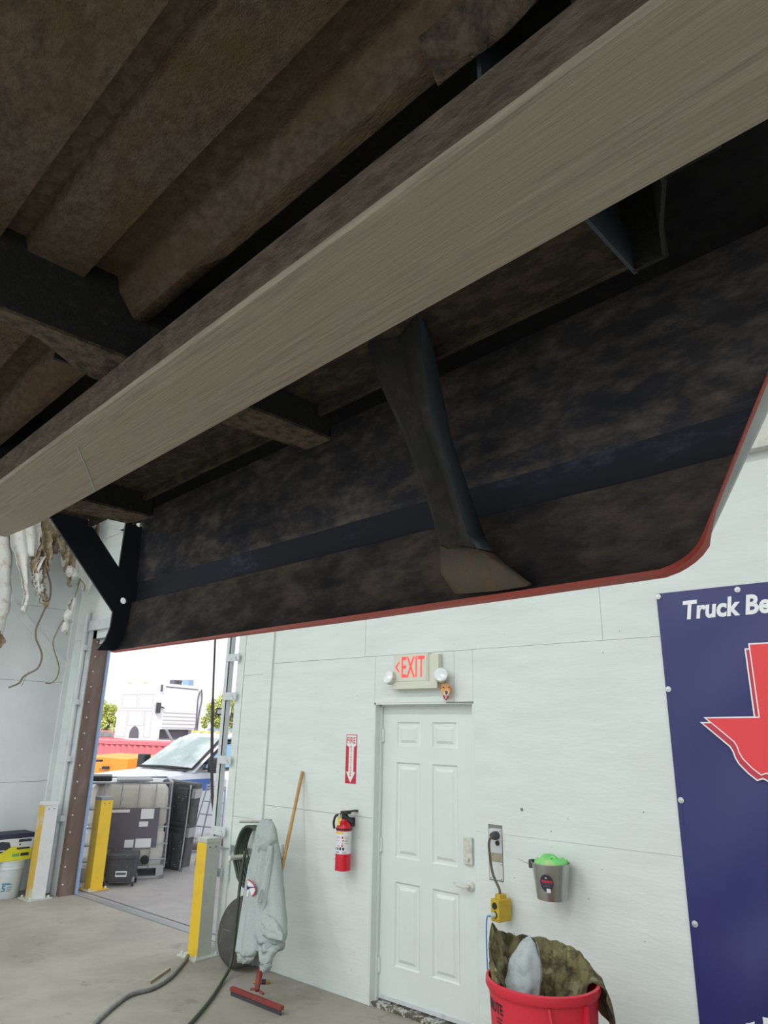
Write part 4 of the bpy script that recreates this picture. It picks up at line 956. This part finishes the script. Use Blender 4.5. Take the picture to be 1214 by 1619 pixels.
# pull rope in the opening
ro = root('pull_rope', (-6.0, 4.3, 1.2), 'dark rope hanging in the bay opening', 'rope')
rp = [onY(341, 985, 4.32), onY(340, 1015, 4.32), onY(337, 1090, 4.32), onY(335.5, 1150, 4.32), onY(335, 1210, 4.32), onY(335.5, 1255, 4.32), onY(338, 1280, 4.32), onY(341, 1301, 4.32)]
MB().tube(smoothpath(rp, 6), [.010 if i < 14 else .015 for i in range(43)], 8).build('rope', 'rope', ro, smooth=True)

# red bin with camo jacket
_b = onZ(857, 1545, .69); tx_, ty_ = _b.x, _b.y
tcn = root('red_bin', (tx_, ty_, 0), 'large round red plastic bin by the wall', 'bin')
RB, H = .298, .80
BS = Matrix.Translation((tx_, ty_, 0)) @ Matrix.Diagonal((.905, .905, .8625, 1)) @ Matrix.Translation((-tx_, -ty_, 0))
cn = MB(); cn.T = BS; cn.lathe([(.001, .0), (.235, 0), (.24, .01), (.262, .43), (.268, .50), (.276, .50), (.284, .69), (.287, .745), (RB, .748), (RB+.008, .765), (RB+.006, .795), (RB-.008, .80), (RB-.016, .79), (.272, .60), (.226, .02), (.001, .02)], (tx_, ty_, 0), 64, cap=False)
cno = cn.build('tub', 'canred', tcn, smooth=True, angle=45)
def canpt(a, z, e=.0): return V((tx_+(lerp(.276, .287, (z-.5)/.245)+e)*math.sin(a), ty_-(lerp(.276, .287, (z-.5)/.245)+e)*math.cos(a), z))
def canhandle(ac):
    k = MB(); k.T = BS
    for s_ in (-.36, .36):
        a_ = ac+s_
        p0 = canpt(a_-.02, .745, 0); p1 = canpt(a_+.02, .745, 0); q0 = canpt(a_*.0+ac+s_*.8-.02, .585, 0); q1 = canpt(ac+s_*.8+.02, .585, 0)
        o0 = canpt(ac+s_*.8-.02, .585, .055); o1 = canpt(ac+s_*.8+.02, .585, .055); t0 = canpt(a_-.02, .745, .018); t1 = canpt(a_+.02, .745, .018)
        k.add([p0, p1, q0, q1, o0, o1, t0, t1], [(0,2,4,6), (1,7,5,3), (6,4,5,7), (2,3,5,4), (0,6,7,1)])
    n = 8; vs = []
    for i in range(n+1):
        a_ = ac+lerp(-.31, .31, i/n); vs += [canpt(a_, .575, 0), canpt(a_, .575, .06), canpt(a_, .605, .06), canpt(a_, .605, 0)]
    fs = []
    for i in range(n):
        for j in range(4): fs.append((i*4+j, i*4+(j+1)%4, i*4+4+(j+1)%4, i*4+4+j))
    k.add(vs, fs)
    return k
canhandle(.95).build('side_handle', 'canred', tcn); canhandle(.95+math.pi).build('side_handle', 'canred', tcn)
k = MB(); k.T = BS; put_text(k, 'BRUTE', lambda a, b: canpt(-.84+a/.28, .655+b-.0, .0015), height=.052, width=.15, bold=.03)
for zz in (.612, .630): 
    vs = [canpt(lerp(-.52, -.34, i/5), zz+dz, .0012) for i in range(6) for dz in (0, .008)]; k.add(vs, [(2*i, 2*i+2, 2*i+3, 2*i+1) for i in range(5)])
k.build('lettering', 'black', tcn)
# camo jacket
cj = MB(); cj.T = BS
nu, nv = 90, 26
hts = [(-2.9, .0), (-2.5, .03), (-2.15, .17), (-1.85, .25), (-1.6, .19), (-1.35, .165), (-.9, .14), (-.3, .125), (.15, .11), (.5, .09), (.8, .05), (1.1, .03), (1.4, .0)]
def jpt(i, j):
    a = lerp(-2.75, 1.25, i/nu); t = j/nv           # a: angle from back (+Y), positive towards +X
    h = pl(a, hts)
    f = .030*nz((a*3.2, t*3, 2), 1)+.022*(abs(math.sin(a*7+t*3+2.2*nz((a*1.3, t*2, 0), 1)))-.5)+.016*nz((a*9, t*8, 7), 1)
    if t < .6:
        s_ = t/.6; r = lerp(.12, RB-.03, s_**.7)+f; z = lerp(.60, .80+h, s_**.8)+.4*f
    else:
        s_ = (t-.6)/.4; over = pl(a, [(-2.75, -.02), (-1.9, -.01), (-.4, .0), (.1, .015), (.5, .05), (.9, .07), (1.25, .04)]); drop = pl(a, [(-2.75, .02), (-.3, .03), (.2, .05), (.55, .20), (.85, .26), (1.1, .17), (1.25, .05)])
        r = RB-.03+(over+.02)*math.sin(s_*math.pi/2)*1.1+f*.6; z = .80+h-(drop+.02+h*.7*(1 if drop < .1 else 1))*s_**1.3+.3*f
        if drop > .1: r = max(r, RB+.016+.3*abs(f)) if z < .81 else r
    return V((tx_+r*math.sin(a), ty_+r*math.cos(a), z))
cj.grid(jpt, nu, nv)
jk = cj.build('camo_jacket', 'camo', smooth=True, solid=.004); tag(jk, 'camouflage jacket stuffed in the red bin and hanging over its rim', 'jacket')
k = MB(); k.T = BS
for i0, i1, t0 in ((78, 87, 22),):
    k.grid(lambda i, j: V(jpt(i0+i, t0+j*1.0))+V((.002, -.002, -.012)), i1-i0, 4)
k.build('black_lining', 'black', jk, smooth=True, solid=.002)
k = MB(); k.T = BS; bz = lambda i, j: V(jpt(44+i, 10+j))+V((0, -.012, .004)); k.grid(bz, 2, 5); k.build('fastening_strip', 'black', jk, solid=.002)
gb = MB(); gb.T = BS
def gpt2(i, j):
    th = 2*math.pi*i/28; t = j/16
    cx = lerp(-.085, -.055, t); cy = lerp(-.11, -.02, t); r = .105*math.sqrt(max(0, 1-t**2.2))+.0001
    f = 1+.22*nz((math.cos(th)*1.2, math.sin(th)*1.2, t*3), 1.3)+.06*math.sin(5*th+4*t)
    return V((tx_+cx+r*f*math.cos(th), ty_+cy+r*.75*f*math.sin(th), .66+.34*t+.02*nz((th, t*3, 1), 1)))
gb.grid(gpt2, 28, 16); o = gb.build('grey_rag', 'greycloth', smooth=True); tag(o, 'pale grey rag standing up in the red bin in front of the jacket', 'rag')

# ================================================================ OUTSIDE THE BAY
def frame3(x, y, ang, z=0): return Matrix.Translation((x, y, z)) @ Matrix.Rotation(ang, 4, 'Z')
# bulk tote
ta = math.radians(61)
tc0 = onZ(258, 1388, 0)
TT = frame3(tc0.x, tc0.y, ta)      # local: x negative along the front to the left, y away
tt = root('bulk_tote', (tc0.x-.4, tc0.y+.2, 0), 'caged white plastic bulk tote with grey label plate outside the bay', 'tote')
def LT(): k = MB(); k.T = TT; return k
WX, DYt = 1.02, 1.15
LT().box((-WX, 0, 0), (0, .05, .03)).box((-WX, DYt-.05, 0), (0, DYt, .03)).box((-.06, 0, 0), (0, DYt, .03)).box((-WX, 0, 0), (-WX+.06, DYt, .03)).box((-.1, .01, .03), (-.01, .09, .13)).box((-WX+.01, .01, .03), (-WX+.1, .09, .13)).box((-.56, .01, .03), (-.46, .09, .13)).box((-.1, DYt-.09, .03), (-.01, DYt-.01, .13)).box((-WX+.01, DYt-.09, .03), (-WX+.1, DYt-.01, .13)).box((-WX, 0, .12), (0, DYt, .15)).build('pallet', 'silver', tt)
bo = LT()
def bott(z):
    return [ .0, .0]
secs = [(.15, .05), (.2, .03), (.5, .03), (.52, .045), (.60, .045), (.62, .03), (.95, .03), (1.05, .04), (1.11, .09)]
seg = 40; vs = []; fs = []
for z, ins_ in secs:
    for k in range(seg):
        t = 2*math.pi*k/seg; c, s_ = math.cos(t), math.sin(t)
        e = .28
        x = -WX/2+(WX/2-ins_)*math.copysign(abs(c)**e, c); y = DYt/2+(DYt/2-ins_)*math.copysign(abs(s_)**e, s_)
        rib = .014*math.cos(9*(x if abs(s_) > abs(c) else y)*3.1)
        n_ = V((c, s_, 0)); vs.append((x+n_.x*rib, y+n_.y*rib, z))
for i in range(len(secs)-1):
    for k in range(seg): fs.append((i*seg+k, i*seg+(k+1)%seg, (i+1)*seg+(k+1)%seg, (i+1)*seg+k))
fs.append(tuple((len(secs)-1)*seg+k for k in range(seg))); bo.add(vs, fs); bo.build('bottle', 'tote', tt, smooth=True, angle=50)
for z in (.22, .40, .60, .82, 1.13):
    rr_ = .012 if z < 1 else .016
    LT().tube([(-WX, 0, z), (0, 0, z), (0, DYt, z), (-WX, DYt, z)], rr_, 6, closed=True).build('cage_rail', 'cage', tt)
for x in (-WX+.005, -.83, -.62, -.41, -.2, -.005):
    LT().tube([(x, -.008, .13), (x, -.008, 1.13)], .009, 6).build('cage_bar', 'cage', tt)
for y in (.25, .55, .85, 1.12):
    for x in (0.008, -WX-.008): LT().tube([(x, y, .13), (x, y, 1.13)], .009, 6).build('cage_bar', 'cage', tt)
lp = LT().box((-.80, -.025, .36), (-.13, -.018, .83)).build('label_plate', 'label', tt)
for (x0_, x1_, z0_, z1_) in ((-.77, -.50, .78, .815), (-.36, -.20, .70, .82), (-.37, -.26, .61, .67), (-.52, -.41, .37, .46), (-.39, -.20, .365, .47)):
    LT().box((x0_, -.0275, z0_), (x1_, -.025, z1_)).build('paper_sticker', 'paper', lp)
LT().cyl((-.25, 0.02, .22), (-.25, -.05, .22), .05, 14).build('outlet_valve', 'black', tt)
# black ribbed crate on the tote
cr = root('black_ribbed_box', (tc0.x-.6, tc0.y, 1.146), 'black ribbed plastic box on top of the bulk tote', 'box')
LT().box((-1.0, .02, 1.147), (-.76, .45, 1.215), bev=.02).build('box_body', 'black2', cr)
for i in range(5): LT().box((-.985+.045*i, .012, 1.155), (-.965+.045*i, .03, 1.207)).build('rib', 'black', cr)
o = LT().box((-.70, .1, 1.147), (-.25, .7, 1.165), bev=.004).build('clear_lid', 'grey'); tag(o, 'flat grey sheet lying on the bulk tote', 'sheet')
# wheeled black bin
cc_ = onZ(186, 1402, 0); CT = frame3(cc_.x, cc_.y, math.radians(50)) @ Matrix.Scale(.86, 4)
wb_ = root('wheeled_black_bin', cc_, 'low black wheeled tool seat in front of the bulk tote', 'rolling seat')
def LC(): k = MB(); k.T = CT; return k
k = LC(); k.add([(-.19,0,.06),(.19,0,.06),(.19,.3,.06),(-.19,.3,.06),(-.2,-.01,.36),(.2,-.01,.36),(.2,.31,.36),(-.2,.31,.36)], [(3,2,1,0),(4,5,6,7),(0,1,5,4),(1,2,6,5),(2,3,7,6),(3,0,4,7)]); wbb = k.build('body', 'black2', wb_, bevel=.012)
LC().box((-.21, -.02, .34), (.21, .32, .415), bev=.018).build('padded_lid', 'black2', wb_)
LC().box((-.05, -.012, .125), (.10, -.004, .195)).build('label_plate', 'paper', wb_); LC().box((-.04, -.014, .145), (.09, -.0125, .18)).build('label_print', 'label', wb_)
for x in (-.2, .19):
    for y in (.02, .28):
        cs = LC().box((x-.012, y-.02, .05), (x+.012, y+.02, .12)).build('caster_fork', 'grey', wb_)
        LC().cyl((x-.012, y, .035), (x+.012, y, .035), .034, 14).build('caster_wheel', 'black', cs)
LC().tube([(-.22, .05, .06), (-.225, .05, .22)], .02, 8).build('side_tube', 'grey', wb_)
# pressed steel tank leaning
dn = 9.35
tl, tr, brp, blp = atD(256, 1232, 9.85), atD(310, 1239, 9.5), atD(286, 1387, 9.25), atD(254, 1380, 9.5)
bl_z = min(brp.z, blp.z)
tk = root('steel_tank', V(((brp.x+blp.x)/2, (brp.y+blp.y)/2, 0)), 'dark grey pressed steel tank leaning beside the bulk tote', 'tank')
ex_ = (tr-tl); ey_ = (blp-tl); nrm = ey_.cross(ex_).normalized()
if nrm.dot(O-tl) < 0: nrm = -nrm
def K(a, b, d=0): # a across 0..1, b down 0..1
    return tl.lerp(tr, a).lerp(blp.lerp(brp, a), b)+nrm*d
def kbox(a0, a1, b0, b1, d0, d1):
    k = MB(); k.add([K(a0,b0,d0),K(a1,b0,d0),K(a1,b1,d0),K(a0,b1,d0),K(a0,b0,d1),K(a1,b0,d1),K(a1,b1,d1),K(a0,b1,d1)], [(3,2,1,0),(4,5,6,7),(0,1,5,4),(1,2,6,5),(2,3,7,6),(3,0,4,7)]); return k
kbox(0, 1, 0, 1, -.14, 0).build('shell', 'tank', tk, bevel=.03)
for a0, a1, b0, b1 in ((.12, .40, .06, .42), (.5, .82, .06, .42), (.12, .40, .56, .94), (.5, .82, .56, .94)): kbox(a0, a1, b0, b1, -.01, .018).build('pressed_panel', 'tank', tk, bevel=.012)
for b0 in (.44, .49): kbox(.02, .98, b0, b0+.03, -.01, .02).build('cross_rib', 'tank', tk, bevel=.006)
MB().tube(smoothpath([K(.9, .02, .02), K(.93, .3, .03), K(.95, .7, .03), K(.9, .97, .02), K(.7, .99, .02)], 6), .011, 6).build('strap', 'silver', tk, smooth=True)
for b0 in (.06, .48, .9): kbox(.96, 1.06, b0, b0+.1, -.1, .02).build('bracket', 'silver', tk)
rr = random.Random(5)
for i in range(16):
    c = K(rr.uniform(.1, .88), rr.uniform(.05, .95), .02); MB().lathe([(.001, -.004), (.010, -.004), (.010, .002), (.001, .004)], c, 6).build('rivet', 'silver', tk)
# wire rack leaning behind
q = [atD(327, 1246, 10.3), atD(356, 1250, 9.9), atD(345, 1372, 9.5), atD(290, 1368, 9.8)]
wr = root('wire_rack', V((q[3].x, q[3].y, 0)), 'silver wire rack leaning behind the steel tank', 'rack')
K2 = lambda a, b: q[0].lerp(q[1], a).lerp(q[3].lerp(q[2], a), b)
for a in (0, .33, .66, 1): MB().tube([K2(a, 0), K2(a, 1)], .011, 6).build('upright_wire', 'cage', wr)
for b in (.0, .17, .34, .5, .66, .82, 1): MB().tube([K2(0, b), K2(1, b)], .011, 6).build('cross_wire', 'cage', wr)
MB().tube([K2(0, 0), K2(0,0)+V((0,0,.04)), K2(1,0)+V((0,0,.04)), K2(1, 0)], .012, 6).build('top_hoop', 'cage', wr)

# white pickup
PT = frame3(0, 0, 0)
pd = V((.06, -.998, 0)).normalized()        # heading
ws = atD(266, 1218, 13.2)                     # windshield base centre
PTm = Matrix(((pd.x, -pd.y, 0, ws.x), (pd.y, pd.x, 0, ws.y), (0, 0, 1, ws.z), (0, 0, 0, 1)))   # local x forward, y left, z up from cowl
pk_ = root('pickup_truck', (ws.x, ws.y, ws.z-1.38), 'white pickup truck with blue stripe parked beyond the tote', 'truck')
def LP(): k = MB(); k.T = PTm; return k
def loftx(sections, mb, mi=0):
    """sections: (x, [(y,z)...]) same count, open half-rings mirrored"""
    n = len(sections[0][1]); vs = []; fs = []
    for x, ring in sections:
        for (y, z) in ring: vs.append((x, y, z))
        for (y, z) in reversed(ring): vs.append((x, -y, z))
    m_ = 2*n
    for i in range(len(sections)-1):
        for k in range(m_): fs.append((i*m_+k, i*m_+(k+1)%m_, (i+1)*m_+(k+1)%m_, (i+1)*m_+k))
    fs.append(tuple(range(m_-1, -1, -1))); fs.append(tuple((len(sections)-1)*m_+k for k in range(m_)))
    mb.add(vs, fs, mi)
g0 = -1.38
k = LP()
loftx([(1.62, [(.6, -.16), (.80, -.22), (.90, -.40), (.92, -1.0)]), (1.50, [(.62, -.09), (.84, -.14), (.97, -.34), (.98, -1.0)]), (.8, [(.64, -.02), (.86, -.07), (1.0, -.24), (1.0, -1.02)]), (.0, [(.66, .03), (.88, -.01), (1.0, -.17), (1.0, -1.02)]), (-.3, [(.66, .05), (.90, .0), (1.0, -.14), (1.0, -1.02)]), (-2.6, [(.66, .05), (.90, .02), (1.0, -.12), (1.0, -1.02)]), (-2.7, [(.66, .0), (.90, .0), (.98, -.12), (.98, -1.0)])], k)
k.build('body', 'truck', pk_, smooth=True, angle=28)
k = LP(); loftx([(.10, [(.5, .02), (.90, .0)]), (-.78, [(.45, .66), (.70, .60)]), (-.95, [(.45, .70), (.72, .63)]), (-2.35, [(.45, .68), (.72, .62)]), (-2.6, [(.5, .02), (.90, .0)])], k)
k.build('cab', 'truck', pk_, smooth=True, angle=20)
def wsP(a, b): # windshield: a across -1..1, b up 0..1
    x = lerp(.10, -.78, b); yy = lerp(.86, .66, b); return (x+.02, a*yy, lerp(.0, .62, b)+.035+.02*(1-a*a))
k = LP(); k.grid(lambda i, j: wsP(lerp(-.93, .93, i/8), lerp(.06, .90, j/4)), 8, 4); k.build('windshield', 'glass', pk_, smooth=True)
def sideP(x, b, s_=1): return (x, s_*(lerp(.90, .715, b)+.008), lerp(.0, .61, b))
for s_ in (1, -1):
    for pts in ([(-.10, .10), (-.64, .80), (-1.05, .88), (-1.12, .10)], [(-1.30, .10), (-1.24, .88), (-2.2, .88), (-2.3, .10)]):
        k = LP(); k.add([sideP(x, b, s_) for x, b in pts], [(0, 1, 2, 3)]); w0 = k.build('side_window', 'sideglass', pk_, solid=.004)
        e = LP(); e.tube([sideP(x, b, s_) for x, b in pts], .02, 6, closed=True); e.build('window_seal', 'black', w0)
e = LP(); e.tube([wsP(-.95, .04), wsP(0, .03), wsP(.95, .04), wsP(.95, .92)], .02, 6); e.build('windshield_seal', 'black', pk_)
k = LP(); k.box((.12, -.75, .035), (.2, .75, .05)); k.build('cowl_grille', 'black', pk_)
for y0_, y1_ in ((-.55, .1), (.1, .72)): LP().tube([(.16, y0_, .055), (.05, y1_, .075)], .012, 5).build('wiper', 'black', pk_)
for s_ in (1, -1): LP().box((-.2, s_*.99, -.30), (.55, s_*1.006, -.10)).build('blue_stripe', 'truckblue', pk_)
for y_ in (-.5, -.25, 0, .25, .5): LP().box((-.98, y_-.05, .69), (-.88, y_+.05, .73), bev=.012).build('roof_marker', 'amber', pk_)
LP().box((1.60, -.62, -.62), (1.66, .62, -.22)).build('grille', 'black2', pk_)
for s_ in (1, -1): LP().box((1.5, s_*.64, -.50), (1.63, s_*.92, -.26), bev=.02).build('headlight', 'lens', pk_)
for xw in (.95, -2.2):
    for s_ in (1, -1):
        wl_ = LP(); wl_.lathe([(.001, -.13), (.30, -.13), (.40, -.10), (.40, .10), (.30, .13), (.001, .13)], (xw, s_*.88, g0+.40), 24, axis='Y'); wh = wl_.build('wheel', 'black', pk_)
        wl_ = LP(); wl_.lathe([(.001, -.14), (.2, -.14), (.2, .14), (.001, .14)], (xw, s_*.88, g0+.40), 18, axis='Y'); wl_.build('hub', 'silver', wh)
for s_ in (1, -1):
    k = LP(); k.box((-.28, s_*.98, .0), (-.12, s_*1.22, .26), bev=.03); mo = k.build('side_mirror', 'black', pk_)

# red container, boxes and truck body beyond
ca, cb = atD(60, 1167, 25), atD(330, 1176, 21)
cb.z = ca.z
ctn = root('red_container', V(((ca.x+cb.x)/2, (ca.y+cb.y)/2, -.8)), 'long red corrugated container across the yard', 'container')
d = (cb-ca); Lc = d.length; d.normalize(); nb = V((-d.y, d.x, 0))
if nb.dot(ca-O) < 0: nb = -nb
k = MB(); npt = int(Lc/.28); vs = []; zb = -.85; fs = []
prof_ = []
for i in range(npt):
    s0 = i*.28
    prof_ += [(s0, 0), (s0+.07, 0), (s0+.14, .045), (s0+.21, .045)]
for s0, o_ in prof_: p_ = ca+d*s0+nb*o_; vs += [(p_.x, p_.y, zb), (p_.x, p_.y, ca.z-.06)]
for i in range(len(prof_)-1): fs.append((2*i, 2*i+2, 2*i+3, 2*i+1))
k.add(vs, fs); k.build('corrugated_side', 'container', ctn, solid=.004)
k = MB(); k.quadbox([ca-nb*.02+V((0,0,-.1)), cb-nb*.02+V((0,0,-.1)), cb-nb*.02, ca-nb*.02], -.1 if False else .1); k.build('top_rail', 'container', ctn)
k = MB(); a_ = ca+nb*.04; b_ = cb+nb*.04
k.add([a_, b_, b_+nb*2.3, a_+nb*2.3, V((a_.x,a_.y,zb)), V((b_.x,b_.y,zb)), V((b_.x,b_.y,zb))+nb*2.3, V((a_.x,a_.y,zb))+nb*2.3], [(3,2,1,0),(4,5,6,7),(1,5,6,2),(0,3,7,4),(2,3,7,6)]); k.build('body', 'container', ctn)
# orange machine box
oq = [atD(138, 1225, 17.5), atD(201, 1224, 16.5), atD(202, 1200, 16.5), atD(138, 1195, 17.5)]
ob = root('orange_box', oq[1]-V((0, 0, .9)), 'orange steel box in front of the red container', 'box')
oq[0].z = oq[1].z = -.55
k = MB(); k.quadbox(oq, .9); k.build('box_body', 'orange', ob, bevel=.02)
for (x_, y_, w_2, h_2) in ((156, 1203, 10, 3.2), (166, 1214, 10, 4)):
    a_ = atD(x_-w_2/2, y_+h_2/2, 16.95); b_ = atD(x_+w_2/2, y_+h_2/2, 16.8); c_ = atD(x_+w_2/2, y_-h_2/2, 16.8); e_ = atD(x_-w_2/2, y_-h_2/2, 16.95)
    MB().quadbox([a_, b_, c_, e_], .03).build('handle', 'printdark', ob)
# white truck body
zt = atD(238, 1078, 32)
c0 = atD(238, 1168, 32); h_b = zt.z-c0.z
f_ = V((ray(238, 1130).x, ray(238, 1130).y, 0)).normalized(); r_ = V((f_.y, -f_.x, 0))
ang = math.radians(20)
ux = (r_*math.cos(ang)+f_*math.sin(ang)); uy = (-r_*math.cos(ang*2.6)+f_*math.sin(ang*2.6)); uy = V((-ux.y, ux.x, 0))
uy = (r_*-math.sin(math.radians(48))+f_*math.cos(math.radians(48)))
ux = V((uy.y, -uy.x, 0))
if ux.dot(r_) < 0: ux = -ux
TB = Matrix(((ux.x, uy.x, 0, c0.x), (ux.y, uy.y, 0, c0.y), (0, 0, 1, c0.z), (0, 0, 0, 1)))   # x along right face, y along left face (away)
tb = root('utility_truck_body', (c0.x, c0.y, -.6), 'white boxy truck body with compartment doors behind the red container', 'truck body')
def LB(): k = MB(); k.T = TB; return k
Lx, Ly, Hh = 3.5, 2.2, h_b
LB().box((.0, 0, .42), (Lx, Ly, Hh)).box((0, .0, 0), (.55, Ly, .42)).box((Lx-.6, 0, -.1), (Lx, Ly, .42)).build('shell', 'bodywhite', tb)
LB().box((.4, .25, .0), (Lx-.5, Ly, .41)).build('underframe', 'label', tb)
LB().box((.62, -.02, .44), (Lx-.45, .0, Hh-.14)).build('roller_door', 'bodywhite', tb)
for i in range(5): LB().box((.62, -.035, .50+.17*i), (Lx-.45, -.02, .52+.17*i)).build('door_slat', 'line', tb)
LB().box((.62, -.035, Hh-.15), (Lx-.45, -.02, Hh-.11)).build('door_head', 'label', tb)
LB().box((-.02, 0, 0), (0, Ly, Hh-.35)).build('end_panel', 'bodypink', tb)
for (y0_, y1_, z0_, z1_) in ((.10, .98, 1.35, 2.0), (1.05, 2.0, 1.35, 2.0), (.05, .45, .05, 1.25), (.5, 1.5, .55, 1.25), (1.55, 2.1, .05, 1.25)):
    k = LB()
    for (a0, a1, b0, b1) in ((y0_, y1_, z0_, z0_+.025), (y0_, y1_, z1_-.025, z1_), (y0_, y0_+.025, z0_, z1_), (y1_-.025, y1_, z0_, z1_)): k.box((-.03, a0, b0), (-.018, a1, b1))
    k.build('compartment_door', 'line', tb)
k = LB(); k.prism([(1.0+.3*math.cos(t_), .12+.42*max(0, math.sin(t_)) - (.12 if math.sin(t_) < .01 else 0)) for t_ in [i*math.pi/10 for i in range(11)]], lambda a, b, d_: (d_, a, b), -.03, -.02); k.build('wheel_opening', 'label', tb)
LB().box((.12, -.10, 1.15), (.34, 0, 1.62)).tube([(.34, -.05, 1.45), (.6, -.08, 1.38)], .03, 6).build('tail_lamp', 'black2', tb)
LB().box((.30, -.06, 2.15), (.38, 0, 2.45)).build('marker_lamp', 'label', tb)
LB().tube(smoothpath([(Lx-.3, -.03, 2.3), (Lx-.42, -.03, 1.9), (Lx-.38, -.03, 1.2), (Lx-.36, -.03, .6), (Lx-.45, -.03, .25), (Lx-.2, -.03, .15), (Lx-.25, -.03, .5), (Lx-.2, -.03, 1.3), (Lx-.1, -.03, 1.9), (Lx-.2, -.03, 2.4)], 6), .03, 6).build('hanging_cable', 'label', tb)
LB().tube([(1.6, -.1, -.3), (.9, -.06, .42)], .06, 6).build('strut', 'silver', tb)
LB().box((1.9, .6, Hh), (2.5, .9, Hh+.3), bev=.03).box((2.0, .5, Hh+.22), (2.4, .6, Hh+.30)).build('roof_unit', 'label', tb)
LB().box((3.0, .6, Hh), (3.4, 1.0, Hh+.38)).build('roof_box', 'bluebox', tb)
LB().box((.8, .3, Hh), (3.4, .42, Hh+.05)).build('roof_rail', 'bodywhite', tb)
for (yy_, ) in ((.6,), (1.6,)): LB().box((-.02, yy_, Hh), (.06, yy_+.2, Hh+.05)).build('amber_marker', 'amber', tb)
for xw in (.8, 3.2):
    wl_ = LB(); wl_.lathe([(.001, 0), (.5, 0), (.5, .3), (.001, .3)], (xw, .1, yz(c0.x, c0.y)+.497-c0.z), 20, axis='Y'); wl_.build('wheel', 'black', tb)
# blue bins at the right and a red car at the left
a_ = atD(326, 1172, 41); b_ = atD(380, 1172, 41); o = root('blue_container', V((a_.x, a_.y, -.9)), 'pale blue steel container far off at the right', 'container')
h1 = atD(345, 1152, 41).z
k = MB(); k.quadbox([V((a_.x,a_.y,-.9)), V((b_.x,b_.y,-.9)), V((b_.x,b_.y,h1)), V((a_.x,a_.y,h1))], 2.2); k.build('body', 'bluebox', o)
for i in range(8): 
    p_ = V((a_.x,a_.y,0)).lerp(V((b_.x,b_.y,0)), (i+.5)/8); MB().cyl((p_.x, p_.y, -.9), (p_.x, p_.y, h1), .05, 6).build('rib', 'bluebox', o)
a_ = atD(150, 1166, 36); b_ = atD(178, 1166, 36)
crr = root('red_car', V((a_.x, a_.y, -.9)), 'small red car far off behind the container', 'car')
za = a_.z; dd_ = (b_-a_); 
k = MB(); k.prism([(-.6, -1.4), (1.5, -1.4), (1.5, -.1), (1.1, .0), (.7, .32), (-.2, .36), (-.6, .1)], lambda a, b, d_: V((a_.x, a_.y, za+.02))+r_*a+f_*d_+V((0,0,b)), 0, 1.7); k.build('body', 'container', crr, bevel=.05)
k = MB(); k.prism([(.62, .03), (1.0, .03), (.72, .27), (.05, .29), (-.05, .04)], lambda a, b, d_: V((a_.x, a_.y, za+.02))+r_*a+f_*d_+V((0,0,b)), -.02, 0); k.build('window', 'glass', crr)
# lamp on a post
lpz = atD(348, 1125, 9.2)
lr = root('yard_lamp', V((lpz.x, lpz.y, 0)), 'square dark framed lamp on a thin post outside', 'lamp')
fq = [atD(341.5, 1129.5, 9.2), atD(356, 1130, 9.2), atD(357, 1120.5, 9.2), atD(343, 1120, 9.2)]
k = MB(); k.tube(fq, .013, 6, closed=True); k.build('lamp_frame', 'black', lr)
k = MB(); k.quadbox([p_+V((0, 0, 0)) for p_ in fq], .04); k.build('lamp_face', 'lens', lr)
p1 = atD(354, 1130, 9.23); p2 = atD(351, 1172, 9.23); MB().tube([p1, p2, V((p2.x, p2.y, yz(p2.x, p2.y)))], .018, 6).build('post', 'label', lr)
# trees
def tree(x, y, dist, wpx, hpx, seed, label):
    rnd = random.Random(seed); base = atD(x, y, dist); sc_px = dist/F
    r = root('tree', V((base.x, base.y, -.9)), label, 'tree', group='trees beyond the yard')
    MB().tube([V((base.x, base.y, -.9)), base+V((.1, 0, hpx*sc_px*.5)), base+V((-.1, .1, hpx*sc_px*.9))], [.2, .12, .03], 7).build('trunk', 'trunk', r)
    k = MB(); Rw = wpx*sc_px/2; Rh = hpx*sc_px/2; c = base+V((0, 0, Rh))
    blobs = [(c+V((rnd.uniform(-.7, .7)*Rw, rnd.uniform(-.7, .7)*Rw, rnd.uniform(-.8, .8)*Rh)), rnd.uniform(.25, .5)*min(Rw, Rh)) for _ in range(22)]
    for i in range(2600):
        bc0, br0 = blobs[rnd.randrange(22)]
        v_ = V((rnd.gauss(0, 1), rnd.gauss(0, 1), rnd.gauss(0, 1))).normalized()*br0*rnd.uniform(.5, 1.1); p_ = bc0+v_
        s_ = rnd.uniform(.05, .11); a1 = V((rnd.gauss(0, 1), rnd.gauss(0, 1), rnd.gauss(0, 1))).normalized()*s_; a2 = a1.cross(V((rnd.gauss(0, 1), rnd.gauss(0, 1), rnd.gauss(0, 1)))).normalized()*s_*.6
        k.add([p_-a1, p_+a2, p_+a1, p_-a2], [(0, 1, 2, 3)])
    o = k.build('foliage', 'leaf', r, weld=False); o['kind'] = 'stuff'
tree(166, 1175, 46, 34, 62, 1, 'yellow green tree left of the white truck body')
tree(146, 1175, 48, 34, 75, 4, 'taller tree at the far left beside the jamb')
tree(334, 1172, 48, 34, 66, 2, 'yellow green tree right of the white truck body')
tree(362, 1172, 50, 44, 78, 3, 'tree at the far right behind the door track')
